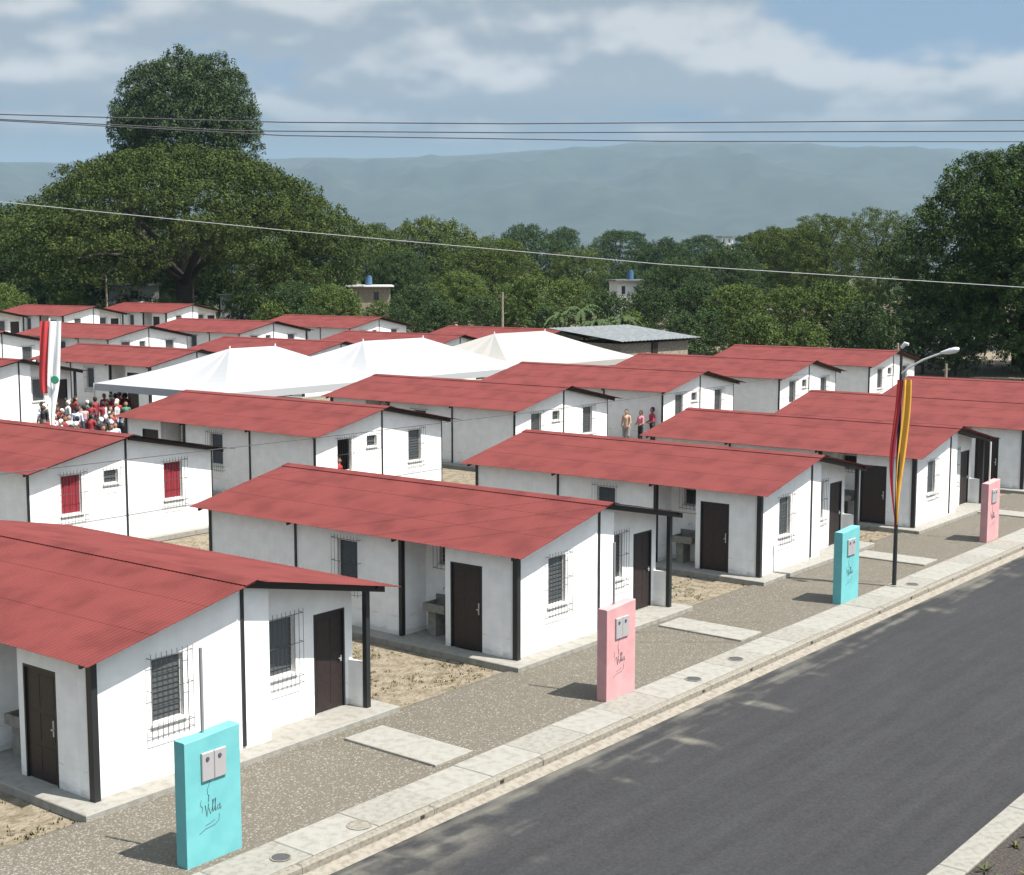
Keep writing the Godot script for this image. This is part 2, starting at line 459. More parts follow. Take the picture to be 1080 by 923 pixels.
# flip false: gable with the porch towards +z (origin: near front corner); flip true: plain back gable towards +z (origin: near back corner)
func make_house(called: String, flip: bool, back_window: String) -> Node3D:
	var h := Node3D.new()
	h.name = called
	var zz := func(z: float): return -L - z if flip else z
	var P := func(x: float, y: float, z: float): return Vector3(x, y, zz.call(z))
	var F := Vector3(0, 0, -1 if flip else 1)       # towards the house front
	var X := Vector3.RIGHT
	# slab
	var st := mb()
	var z0: float = zz.call(.46)
	var z1: float = zz.call(-L - .25)
	bevel_box(st, Vector3(-.47, -.16, min(z0, z1)), Vector3(W + .42, 0, max(z0, z1)), .015)
	part(st, "floor_slab", M.concrete, h)
	var T := .12
	# front wall up to the porch, gable end
	var XR := 3.94
	st = mb()
	var tp := [Vector2(0, wall_top(0)), Vector2(RX, wall_top(RX)), Vector2(XR, wall_top(XR))]
	wall(st, P.call(0, 0, 0), X, F, T, tp, [[1.25, 1.0, 1.93, 2.13]])
	part(st, "front_wall", M.wall, h)
	make_window(h, P.call(1.25, 1.0, 0), X, F, .68, 1.13, "louvre")
	# wall behind the porch
	var dp := -.45
	st = mb()
	wall(st, P.call(XR, 0, dp), X, F, T, [Vector2(0, wall_top(XR)), Vector2(W - XR, wall_top(W))], [[.38, 1.0, 1.06, 2.13], [1.56, 0.0, 2.42, 2.03]])
	part(st, "porch_wall", M.wall, h)
	make_window(h, P.call(XR + .38, 1.0, dp), X, F, .68, 1.13, "louvre")
	make_door(h, P.call(XR + 1.56, 0, dp), X, F, .86, 2.03, false, false)
	# return wall
	st = mb()
	wall(st, P.call(XR - .001, 0, dp), F, X, T, [Vector2(0, wall_top(XR)), Vector2(-dp - T, wall_top(XR))], [])
	part(st, "return_wall", M.wall, h)
	# side wall away from the camera, with a half wall along the porch
	st = mb()
	wall(st, P.call(W, 0, -L + T), F, X, T, [Vector2(0, wall_top(W)), Vector2(L - T + dp - T, wall_top(W))], [[5.6, 1.0, 6.28, 2.13], [1.8, 1.0, 2.5, 2.13]])
	part(st, "far_wall", M.wall, h)
	make_window(h, P.call(W, 1.0, -L + T + 5.6), F, X, .68, 1.13, "louvre", false)
	make_window(h, P.call(W, 1.0, -L + T + 1.8), F, X, .7, 1.13, "louvre", false)
	st = mb()
	wall(st, P.call(W, 0, dp), F, X, T, [Vector2(0, .92), Vector2(-dp - .06, .92)], [])
	part(st, "half_wall", M.wall, h)
	# near side: door wall, laundry recess, long wall
	var RD := .85
	st = mb()
	wall(st, P.call(0, 0, -2.08), F, -X, T, [Vector2(0, wall_top(0)), Vector2(2.08 - T, wall_top(0))], [[.16, 0, 1.12, 2.03]])
	part(st, "side_wall", M.wall, h)
	make_door(h, P.call(0, 0, -1.92), F, -X, .96, 2.03, true, false)
	st = mb()
	wall(st, P.call(T, 0, -2.08), X, -F, T, [Vector2(0, wall_top(T)), Vector2(RD, wall_top(RD + T))], [])
	part(st, "recess_return_wall", M.wall, h)
	st = mb()
	wall(st, P.call(RD, 0, -3.45), F, -X, T, [Vector2(0, wall_top(RD)), Vector2(1.25, wall_top(RD))], [[.45, 1.7, 1.0, 2.2]])
	part(st, "recess_wall", M.wall, h)
	make_window(h, P.call(RD, 1.7, -3.0), F, -X, .55, .5, "louvre")
	st = mb()
	wall(st, P.call(T, 0, -3.45), X, F, T, [Vector2(0, wall_top(T)), Vector2(RD, wall_top(RD + T))], [])
	part(st, "recess_return_wall", M.wall, h)
	st = mb()
	wall(st, P.call(0, 0, -L + T), F, -X, T, [Vector2(0, wall_top(0)), Vector2(L - 3.45 - T, wall_top(0))], [[4.75, 1.0, 5.43, 2.13]])
	part(st, "side_wall", M.wall, h)
	make_window(h, P.call(0, 1.0, -L + T + 4.75), F, -X, .68, 1.13, "louvre")
	# back gable
	st = mb()
	wall(st, P.call(0, 0, -L), X, -F, T, [Vector2(0, wall_top(0)), Vector2(RX, wall_top(RX)), Vector2(W, wall_top(W))], [[1.03, 1.05, 1.72, 2.2], [2.5, 1.8, 3.0, 2.2], [4.7, 1.05, 5.39, 2.2]])
	part(st, "back_wall", M.wall, h)
	make_window(h, P.call(1.03, 1.05, -L), X, -F, .69, 1.15, back_window)
	make_window(h, P.call(2.5, 1.8, -L), X, -F, .5, .4, "louvre")
	make_window(h, P.call(4.7, 1.05, -L), X, -F, .69, 1.15, back_window if back_window != "open" else "louvre")
	# laundry sink
	st = mb()
	box(st, P.call(.42, 0, -3.0), P.call(.84, .62, -2.76))
	box(st, P.call(.32, .62, -3.08), P.call(.845, .70, -2.4))
	box(st, P.call(.32, .70, -3.08), P.call(.36, .82, -2.4)); box(st, P.call(.80, .70, -3.08), P.call(.845, .95, -2.4))
	box(st, P.call(.36, .70, -3.08), P.call(.80, .82, -3.04)); box(st, P.call(.36, .70, -2.44), P.call(.80, .82, -2.4))
	var sk := part(st, "laundry_sink", M.concrete2, h)
	st = mb()
	tube(st, [P.call(.84, 1.15, -2.75), P.call(.7, 1.15, -2.75), P.call(.69, 1.08, -2.75)], [.014], 5)
	part(st, "tap", M.steel, sk)
	# steel frame: posts and rafters
	for q in [[-.012, .06, .012, .07], [-.012, .05, -3.5, .05], [-.01, .03, -7.14, .03], [-.012, .04, -L + .03, .04]]:
		st = mb()
		box(st, P.call(q[0] - .03, 0.004, q[2] - q[3] + .02), P.call(q[0] + .09, wall_top(0) - .005, q[2] + q[3] + .02))
		part(st, "post", M.black, h)
	st = mb(); box(st, P.call(W - .1, 0.004, -.06), P.call(W + .01, wall_top(W) - .005, .05)); part(st, "post", M.black, h)
	st = mb(); box(st, P.call(RX - .035, .06, .002), P.call(RX + .035, wall_top(RX) - .03, .03)); part(st, "post", M.black, h)
	st = mb(); box(st, P.call(RX - .03, .02, -L - .002), P.call(RX + .03, wall_top(RX) - .03, -L - .03)); part(st, "post", M.black, h)
	st = mb(); box(st, P.call(W - .03, 0.004, -L - .012), P.call(W + .014, wall_top(W) - .005, -L + .03)); part(st, "post", M.black, h)
	for z in [.15, -3.5, -7.14, -L - .1]:
		var gable: bool = z > -1 or z < -L
		for side in 2:
			st = mb()
			var xa := RX + (.03 if side else -.03)
			var xb := W + .35 if side else -OE + .06
			var dpt := .13 if side else .085
			var ya := roof_y(xa) - .02
			var yb := roof_y(xb) - .02
			var c := []
			for zq in [zz.call(z), zz.call(z - .06)]:
				c.append_array([Vector3(xa, ya, zq), Vector3(xb, yb, zq), Vector3(xb, yb - dpt, zq), Vector3(xa, ya - dpt, zq)])
			if gable or true:
				quad(st, c[0], c[1], c[2], c[3], Vector3(0, 0, c[0].z - c[4].z).normalized())
				quad(st, c[4], c[5], c[6], c[7], Vector3(0, 0, c[4].z - c[0].z).normalized())
				quad(st, c[0], c[1], c[5], c[4], Vector3.UP); quad(st, c[3], c[2], c[6], c[7], Vector3.DOWN)
				quad(st, c[1], c[2], c[6], c[5], Vector3(1 if side else -1, 0, 0)); quad(st, c[0], c[3], c[7], c[4], Vector3(-1 if side else 1, 0, 0))
			part(st, "rafter", M.black, h)
	for x in [-.12, W + .12]:
		st = mb()
		box(st, P.call(x - .03, roof_y(x) - .075, .2), P.call(x + .03, roof_y(x) - .022, -L - .2))
		part(st, "eave_beam", M.black, h)
	# roof: three courses of sheets on each slope, each lapping over the one below
	var cap := mb()
	var za: float = min(zz.call(OG), zz.call(-L - OG))
	var zb: float = max(zz.call(OG), zz.call(-L - OG))
	for s in 2:
		var x := RX + (.24 if s else -.24)
		var e := RX
		quad(cap, Vector3(e, roof_y(RX) + .04, za), Vector3(x, roof_y(x) + .032, za), Vector3(x, roof_y(x) + .032, zb), Vector3(e, roof_y(RX) + .04, zb), Vector3(.2 if s else -.2, 1, 0).normalized())
		quad(cap, Vector3(x, roof_y(x) + .032, za), Vector3(x, roof_y(x) + .02, za), Vector3(x, roof_y(x) + .02, zb), Vector3(x, roof_y(x) + .032, zb), Vector3(1 if s else -1, 0, 0))
	var rf := part(cap, "roof", M.roof0, h)
	var N := 12
	var pitch := (L + 2 * OG) / N
	for m in sheets:
		for i in N:
			var o := inst(m[0], "roof_sheet", M["roof%d" % ((hash(m[1] * 31 + i * 7) / 8) % 4 if rng.randf() < .55 else 0)], rf)
			o.position = Vector3(0, 0, za + pitch * (i + .5))
	return h

var sheets := []
func build_sheets():
	var w := 1.04        # eight corrugations
	w = (L + 2 * OG) / 12.0
	var cuts_near := [-OE, .95, 2.15, RX - .01]
	var cuts_far := [RX + .01, 4.55, 5.9, W + OF]
	for i in 3:
		sheets.append([sheet_mesh(cuts_near[i], cuts_near[i + 1] + (.12 if i < 2 else 0.), w, .0045 * i), i])
		sheets.append([sheet_mesh(cuts_far[i] - (.12 if i > 0 else 0.), cuts_far[i + 1], w, .0045 * (2 - i)), i + 3])

# ------------------------------------------------------------------ trees
var clumps := []
func build_clumps():
	for v in 3:
		var st := mb()
		for i in [22, 18, 26][v]:
			var c := Vector3(rng.randfn(), rng.randfn() * .8, rng.randfn()).limit_length(1.9) * .3
			var up := (c.normalized() * .5 + Vector3(rng.randfn(), rng.randfn() + .9, rng.randfn()) * .5).normalized()
			var d := up.cross(Vector3(rng.randfn(), rng.randfn(), rng.randfn())).normalized()
			var e := d.cross(up)
			var ln := rng.randf_range(.14, .24)
			var wd := ln * rng.randf_range(.32, .5)
			var q := [c - d * ln, c + e * wd - up * .02, c + d * ln - up * .05, c - e * wd - up * .02]
			face(st, [q[0], q[1], q[2]], up)
			face(st, [q[0], q[2], q[3]], up)
		clumps.append(st.commit())

func crown(parent: Node3D, lobes: Array, density: float, size: float, c0: Color, c1: Color):
	# lobes: [centre, radii]; clumps of leaves fill the outer part of every lobe
	var xs := []
	var cols := []
	for lb in lobes:
		var r: Vector3 = lb[1]
		var area := 4.0 * PI * pow((pow(r.x * r.y, 1.6) + pow(r.x * r.z, 1.6) + pow(r.y * r.z, 1.6)) / 3.0, 1 / 1.6)
		var n := int(area * density / (size * size))
		for i in n:
			var d := Vector3(rng.randfn(), rng.randfn(), rng.randfn()).normalized()
			if d.y < -.35 and rng.randf() < .6: d.y = -d.y
			var k := pow(rng.randf(), .25) * 1.04
			var p: Vector3 = lb[0] + Vector3(d.x * r.x, d.y * r.y, d.z * r.z) * k
			var b := Basis.from_euler(Vector3(rng.randf_range(-.5, .5), rng.randf() * TAU, rng.randf_range(-.5, .5)))
			xs.append(Transform3D(b.scaled(Vector3.ONE * size * rng.randf_range(.7, 1.3)), p))
			cols.append(c0.lerp(c1, rng.randf()))
	var mm := MultiMesh.new()
	mm.transform_format = MultiMesh.TRANSFORM_3D
	mm.use_colors = true
	mm.mesh = clumps[rng.randi() % 3]
	mm.instance_count = xs.size()
	for i in xs.size():
		mm.set_instance_transform(i, xs[i])
		mm.set_instance_color(i, cols[i])
	var o := MultiMeshInstance3D.new()
	o.multimesh = mm
	o.material_override = M.leaf
	o.name = "crown"
	o.set_meta("kind", "stuff")
	parent.add_child(o, true)
	return xs.size()

func limb(st: SurfaceTool, a: Vector3, b: Vector3, r0: float, r1: float, sag := 0.12):
	var mid := (a + b) * .5 + Vector3(rng.randfn() * .05, sag, rng.randfn() * .05) * a.distance_to(b)
	var pts := []
	for i in 6:
		var t := i / 5.0
		pts.append(a.lerp(mid, t).lerp(mid.lerp(b, t), t))
	var rr := []
	for i in 6: rr.append(lerpf(r0, r1, i / 5.0))
	tube(st, pts, rr, 7)

func tree(called: String, label: String, group: String, at: Vector3, height: float, rad: float, style: String, size: float, density: float, c0: Color, c1: Color, open := .3):
	var t := base(called, at)
	tag(t, label, "tree", group)
	var st := mb()
	var lobes := []
	if style == "umbrella":
		var tr := rad * .052
		var fork := height * .3
		tube(st, [Vector3(0, -.5, 0), Vector3(0, .4, 0), Vector3(.1, fork * .5, 0), Vector3(0, fork, .1)], [tr * 1.7, tr * 1.15, tr, tr * .95], 10)
		var n := 66
		for i in n:
			var f := sqrt((i + .5) / n)
			var a := i * 2.399963 + rng.randf_range(-.2, .2)
			var rr := rad * f * rng.randf_range(.9, 1.03)
			var y := height * (1.0 - .56 * pow(f, 2.2)) - height * .06 + rng.randf_range(-.02, .03) * height
			var s := rad * rng.randf_range(.15, .24)
			var c := Vector3(cos(a) * rr, y, sin(a) * rr)
			lobes.append([c, Vector3(s, s * .34, s)])
			if i % 4 == 0: limb(st, Vector3(0, fork * rng.randf_range(.75, 1.0), 0), c - Vector3(0, s * .2, 0), tr * .45, .07, .16)
			if f > .42:
				var s2 := s * rng.randf_range(.6, .95)
				lobes.append([Vector3(c.x * rng.randf_range(.7, 1.0), y - height * rng.randf_range(.10, .36), c.z * rng.randf_range(.7, 1.)), Vector3(s2, s2 * .4, s2)])
	elif style == "round":
		var tr := maxf(.14, rad * .06)
		var cy := height - rad * .95
		tube(st, [Vector3(0, -.5, 0), Vector3(0, height * .2, 0), Vector3(.1, cy, 0)], [tr * 1.4, tr, tr * .6], 8)
		var n := 48
		for i in n:
			var y := 1.0 - 1.7 * (i + .5) / n
			var a := i * 2.399963
			var q := sqrt(maxf(0, 1 - y * y))
			var d := Vector3(cos(a) * q, y, sin(a) * q)
			var s := rad * rng.randf_range(.16, .34)
			var c := Vector3(0, cy, 0) + Vector3(d.x, d.y * .95, d.z) * (rad - s * rng.randf_range(.4, 1.05))
			lobes.append([c, Vector3(s, s * .85, s)])
			if i % 3 == 0: limb(st, Vector3(0, cy * .6, 0), c, tr * .5, .05)
		lobes.append([Vector3(0, cy, 0), Vector3.ONE * rad * .68])
	else:   # tall broad crown reaching near the ground
		var tr := rad * .05
		tube(st, [Vector3(0, -.5, 0), Vector3(0, height * .3, 0), Vector3(.2, height * .7, 0)], [tr * 1.5, tr, tr * .4], 8)
		var n := 100
		for i in n:
			var y := .12 + .86 * (i + .5) / n
			var a := i * 2.399963
			var prof := sqrt(maxf(0, 1.0 - pow(abs(y - .42) / .6, 2.2)))
			var s := rad * rng.randf_range(.10, .21)
			var rr := rad * prof * rng.randf_range(.80, 1.12) - s * .4
			var c := Vector3(cos(a) * rr, y * height - s * .5, sin(a) * rr)
			lobes.append([c, Vector3(s, s * .8, s)])
			if i % 5 == 0: limb(st, Vector3(0, c.y * .7, 0), c, tr * .35, .05)
		for k in 4: lobes.append([Vector3(0, height * (.25 + .17 * k), 0), Vector3(1, .8, 1) * rad * .52])
	part(st, "trunk", M.bark, t)
	leaf_total += crown(t, lobes, density, size, c0, c1)
	return t

var leaf_total := 0

func palm(label: String, at: Vector3, height: float, c0: Color):
	var t := base("palm_tree", at)
	tag(t, label, "palm", "small palms beyond the tents")
	var st := mb()
	tube(st, [Vector3(0, -.3, 0), Vector3(.1, height * .5, 0), Vector3(.05, height, .1)], [.17, .12, .1], 7)
	part(st, "trunk", M.bark, t)
	for i in 13:
		st = mb()
		var a := i * 2.4
		var dr := Vector3(cos(a), 0, sin(a))
		var el := rng.randf_range(.2, 1.1)
		var prev := Vector3(.05, height, .1)
		var side := dr.cross(Vector3.UP)
		for k in 7:
			var ang := el - .3 * k
			var nx := prev + (dr * cos(ang) + Vector3.UP * sin(ang)) * .3
			for s in [-1, 1]:
				for m in 2:
					var p0 := prev.lerp(nx, m * .5)
					var tip: Vector3 = p0 + side * s * (.34 - .03 * k) + dr * .25 - Vector3(0, .22, 0)
					face(st, [p0, p0.lerp(nx, .8), tip], Vector3.UP, c0)
			prev = nx
		part(st, "frond", M.leaf, t)

# ------------------------------------------------------------------ people
var poses := []
func capsule(p: Vector3, a: Vector3, b: Vector3, ra: float, rb: float) -> float:
	var ab := b - a
	var t := clampf((p - a).dot(ab) / ab.length_squared(), 0, 1)
	return p.distance_to(a + ab * t) - lerpf(ra, rb, t)

func make_pose(arm: float, step: float, skirt: bool) -> Dictionary:
	# bones: from, to, radius, radius, region (0 skin 1 shirt 2 trousers 3 hair 4 shoes)
	var B := []
	var hipw := .09
	for s in [-1, 1]:
		var hip := Vector3(s * hipw, .90, 0)
		var knee := Vector3(s * hipw * 1.05, .48, .03 + s * step * .5)
		var ank := Vector3(s * hipw * 1.05, .08, s * step - .01)
		B.append([hip, knee, .088, .06, 2])
		B.append([knee, ank, .058, .042, 2])
		B.append([ank + Vector3(0, -.03, -.03), ank + Vector3(0, -.045, .13), .042, .035, 4])
		var sh := Vector3(s * .185, 1.40, 0)
		var el := Vector3(s * .235, 1.12, -.02 + arm * .1)
		var wr := Vector3(s * (.24 - arm * .1), .90 + arm * .28, .05 + arm * .22)
		B.append([sh, el, .055, .044, 1])
		B.append([el, wr, .042, .03, 0])
		B.append([wr, wr + (wr - el).normalized() * .08, .03, .033, 0])
	B.append([Vector3(0, .93, 0), Vector3(0, 1.08, 0), .135, .125, 2 if not skirt else 1])
	B.append([Vector3(0, 1.05, 0), Vector3(0, 1.32, .01), .125, .145, 1])
	B.append([Vector3(-.12, 1.39, 0), Vector3(.12, 1.39, 0), .075, .075, 1])
	B.append([Vector3(0, 1.42, 0), Vector3(0, 1.53, .01), .055, .05, 0])
	B.append([Vector3(0, 1.585, .02), Vector3(0, 1.645, .005), .078, .09, 0])
	B.append([Vector3(0, 1.61, .095), Vector3(0, 1.59, .105), .014, .016, 0])
	for s in [-1, 1]: B.append([Vector3(s * .09, 1.60, 0), Vector3(s * .092, 1.625, 0), .018, .02, 0])
	B.append([Vector3(0, 1.67, -.015), Vector3(0, 1.62, -.03), .094, .09, 3])
	var cell := .03
	var lo := Vector3(-.36, -.06, -.36)
	var dims := Vector3i(25, 62, 25)
	var val := PackedFloat32Array(); val.resize(dims.x * dims.y * dims.z); val.fill(1.0)
	var reg := PackedByteArray(); reg.resize(val.size())
	var best := PackedFloat32Array(); best.resize(val.size()); best.fill(9.0)
	for b in B:
		var mn: Vector3 = Vector3(min(b[0].x, b[1].x), min(b[0].y, b[1].y), min(b[0].z, b[1].z)) - Vector3.ONE * (max(b[2], b[3]) + .08)
		var mx: Vector3 = Vector3(max(b[0].x, b[1].x), max(b[0].y, b[1].y), max(b[0].z, b[1].z)) + Vector3.ONE * (max(b[2], b[3]) + .08)
		var i0 := Vector3i(((mn - lo) / cell).floor()).clamp(Vector3i.ZERO, dims - Vector3i.ONE)
		var i1 := Vector3i(((mx - lo) / cell).ceil()).clamp(Vector3i.ZERO, dims - Vector3i.ONE)
		for z in range(i0.z, i1.z + 1):
			for y in range(i0.y, i1.y + 1):
				for x in range(i0.x, i1.x + 1):
					var d := capsule(lo + Vector3(x, y, z) * cell, b[0], b[1], b[2], b[3])
					var k := x + dims.x * (y + dims.y * z)
					var o := val[k]
					var h := maxf(.035 - abs(o - d), 0) / .035
					val[k] = minf(o, d) - h * h * .035 * .25
					if d < best[k]:
						best[k] = d; reg[k] = b[4]
	var vid := {}
	var vs := PackedVector3Array()
	var vr := PackedByteArray()
	var dx := [1, dims.x, dims.x * dims.y]
	for z in dims.z - 1:
		for y in dims.y - 1:
			for x in dims.x - 1:
				var k: int = x + dims.x * (y + dims.y * z)
				var m := 0
				for c in 8:
					if val[k + (c & 1) + ((c >> 1) & 1) * dx[1] + (c >> 2) * dx[2]] < 0: m |= 1 << c
				if m == 0 or m == 255: continue
				var sum := Vector3.ZERO
				var cnt := 0
				for e in [[0, 1], [2, 3], [4, 5], [6, 7], [0, 2], [1, 3], [4, 6], [5, 7], [0, 4], [1, 5], [2, 6], [3, 7]]:
					var a: int = e[0]
					var b2: int = e[1]
					if ((m >> a) & 1) == ((m >> b2) & 1): continue
					var va := val[k + (a & 1) + ((a >> 1) & 1) * dx[1] + (a >> 2) * dx[2]]
					var vb := val[k + (b2 & 1) + ((b2 >> 1) & 1) * dx[1] + (b2 >> 2) * dx[2]]
					var t := va / (va - vb)
					sum += Vector3(a & 1, (a >> 1) & 1, a >> 2).lerp(Vector3(b2 & 1, (b2 >> 1) & 1, b2 >> 2), t)
					cnt += 1
				vid[k] = vs.size()
				vs.append(lo + (Vector3(x, y, z) + sum / cnt) * cell)
				vr.append(reg[k])
	var idx := PackedInt32Array()
	for k in vid:
		var x: int = k % dims.x
		var y: int = (k / dims.x) % dims.y
		var z: int = k / (dims.x * dims.y)
		for ax in 3:
			if (val[k] < 0) == (val[k + dx[ax]] < 0): continue
			var u: int = dx[(ax + 1) % 3]
			var v: int = dx[(ax + 2) % 3]
			if not (vid.has(k - u) and vid.has(k - v) and vid.has(k - u - v)): continue
			var q := [vid[k], vid[k - u], vid[k - u - v], vid[k - v]]
			if val[k] < 0: q = [q[0], q[3], q[2], q[1]]
			for j in [0, 1, 2, 0, 2, 3]: idx.append(q[j])
	# skirt region
	if skirt:
		for i in vs.size():
			if vs[i].y < .93 and vs[i].y > .42 and vr[i] == 2: vs[i] = Vector3(vs[i].x * 1.25, vs[i].y, vs[i].z * 1.25)
	return {v = vs, r = vr, i = idx, arm = arm}

func person(label: String, group: String, at: Vector3, turn: float, pose: int, shirt: Color, legs: Color, hair: Color, skin: Color, scl := 1.0):
	var q: Dictionary = poses[pose]
	var st := mb()
	var cols := [skin, shirt, legs, hair, Color(.03, .025, .02)]
	for i in q.v.size():
		st.set_color(cols[q.r[i]])
		st.set_uv(Vector2.ZERO)
		st.set_smooth_group(0)
		st.add_vertex(q.v[i])
	for i in q.i: st.add_index(i)
	st.generate_normals()
	var body := st.commit()
	# fingers, thumb and eyes
	st = mb()
	for s in [-1, 1]:
		var arm: float = q.arm
		var el := Vector3(s * .235, 1.12, -.02 + arm * .1)
		var wr := Vector3(s * (.24 - arm * .1), .90 + arm * .28, .05 + arm * .22)
		var d := (wr - el).normalized()
		var acr := d.cross(Vector3(s, 0, 0)).normalized()
		for f in 4:
			var p0 := wr + d * .085 + acr * (.03 - .02 * f)
			var ln: float = [.07, .08, .075, .058][f]
			tube(st, [p0, p0 + d * ln * .55, p0 + d * ln * .9 + Vector3(-s * .02, 0, 0)], [.0095, .009, .0075], 5, skin)
		tube(st, [wr + d * .03 + acr * .03, wr + d * .06 + acr * .06, wr + d * .095 + acr * .062], [.012, .011, .008], 5, skin)
		tube(st, [Vector3(s * .033, 1.628, .085), Vector3(s * .033, 1.628, .094)], [.012, .008], 6, Color(.02, .015, .01))
	tube(st, [Vector3(-.025, 1.562, .092), Vector3(.025, 1.562, .092)], [.007], 5, Color(.25, .08, .07))
	var o := base("person", at)
	o.rotation.y = turn
	o.scale = Vector3.ONE * scl
	st.append_from(body, 0, Transform3D())
	part(st, "body", M.people, o)
	tag(o, label, "person", group)
	return o

# ------------------------------------------------------------------ ground profile
const PROFILE := [[60.0, -.2], [-10.9, -.16], [-15.2, .5], [-27.0, .58], [-43.0, 1.0], [-55.0, 1.05], [-60.0, 1.6], [-72.0, 1.65], [-90.0, 2.08], [-104.0, 2.15], [-150.0, 2.8], [-9000.0, 3.0]]
func gy(z: float) -> float:
	for i in PROFILE.size() - 1:
		if z <= PROFILE[i][0] and z >= PROFILE[i + 1][0]:
			return lerpf(PROFILE[i][1], PROFILE[i + 1][1], (PROFILE[i][0] - z) / (PROFILE[i][0] - PROFILE[i + 1][0]))
	return PROFILE[0][1] if z > 0 else PROFILE[-1][1]

func strip(st: SurfaceTool, x0: float, x1: float, z0: float, z1: float, y: float, t := 0.0):
	quad(st, Vector3(x0, y, z0), Vector3(x1, y, z0), Vector3(x1, y, z1), Vector3(x0, y, z1), Vector3.UP, [Vector2(0, 0), Vector2(1, 0), Vector2(1, 1), Vector2(0, 1)])

# ------------------------------------------------------------------ camera maths (pixel -> ray) for far things
var cam_pos := Vector3(-13.65, 8.792, 19.636)
var cam_basis := Basis.from_euler(Vector3(deg_to_rad(-6.727), deg_to_rad(-51.741), 0))
func at_depth(u: float, v: float, d: float) -> Vector3:
	return cam_pos + cam_basis * Vector3((u - 540.0) / 1504.7, -(v - 461.5) / 1504.7, -1.0) * d
func on_ground(u: float, d: float) -> Vector3:
	var p := at_depth(u, 330, d)
	p.y = gy(p.z)
	return p

# ------------------------------------------------------------------ sky
var sky_n := FastNoiseLite.new()
# cloud banks seen over the ridge: azimuth and elevation in degrees, half sizes, strength
const BANKS := [[57.6, 9.4, 4.6, 2.6, .34], [50.5, 9.6, 5.5, 2.4, .26], [61.5, 7.6, 2.6, 1.6, .16], [66.6, 5.5, 4.2, .55, .5], [71.5, 6.8, 2.2, 1.0, .42], [65.8, 9.6, 2.8, 1.9, -.8], [70.5, 10.6, 3.0, 1.6, -.7], [40, 8.5, 10, 5, .22], [56, 7.5, 6, 3, .12], [45, 5.2, 9, .9, .2]]
func cloud_at(az: float, el: float) -> float:
	var ce := cos(deg_to_rad(el))
	var se := sin(deg_to_rad(el))
	var d := Vector3(sin(deg_to_rad(az)) * ce, se, -cos(deg_to_rad(az)) * ce)
	var k := 2.4 / (se + .25)
	var f := sky_n.get_noise_3d(d.x * k, d.z * k, se * 13.0) * .85 + .2
	if abs(az - 53.0) < 26 and el < 18:
		for e in BANKS:
			var g: float = pow((az - e[0]) / e[2], 2) + pow((el - e[1]) / e[3], 2)
			if g < 5.0: f += exp(-g) * e[4]
	return f

func cloud_sky() -> ImageTexture:
	var w := 2048
	var h := 1024
	var im := Image.create(w, h, false, Image.FORMAT_RGBF)
	sky_n.seed = 21; sky_n.frequency = 1.0; sky_n.fractal_octaves = 6; sky_n.fractal_gain = .58
	var top := Color(.11, .168, .25)
	var hor := Color(.103, .143, .178)
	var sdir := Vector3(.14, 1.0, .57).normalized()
	for y in 530:
		var el := 90.0 - 180.0 * (y + .5) / h
		var ce := cos(deg_to_rad(el))
		var se := sin(deg_to_rad(el))
		for x in w:
			var az := 360.0 * (x + .5) / w
			if az > 180.0: az -= 360.0
			var c := top.lerp(hor, clampf(pow(1.0 - maxf(se, 0.0), 5.0), 0, 1))
			var d := Vector3(sin(deg_to_rad(az)) * ce, se, -cos(deg_to_rad(az)) * ce)
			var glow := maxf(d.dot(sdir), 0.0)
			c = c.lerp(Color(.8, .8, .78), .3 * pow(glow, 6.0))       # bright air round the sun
			if el > 0.0:
				var f := cloud_at(az, el)
				var lit := f - cloud_at(az + .5, el + .8)                  # how the puff thins towards the sun
				var cov := smoothstep(-.08, .3, f)
				var cc := Color(.158, .181, .2).lerp(Color(.30, .304, .304), clampf(.12 + lit * 2.9 + (f - .3) * .4, 0, 1))
				cc = cc * (.92 + 4.2 * glow * glow)  # clouds towards the sun, out of view, brightened as added fill for shaded walls
				c = c.lerp(cc, cov * .93)
				c = c.lerp(Color(.074, .102, .122), .85 * (1.0 - smoothstep(4.0, 7.8, el)))      # thick low air
			im.set_pixel(x, y, c)
	im.fill_rect(Rect2i(0, 530, w, h - 530), Color(.11, .12, .11))
	return ImageTexture.create_from_image(im)

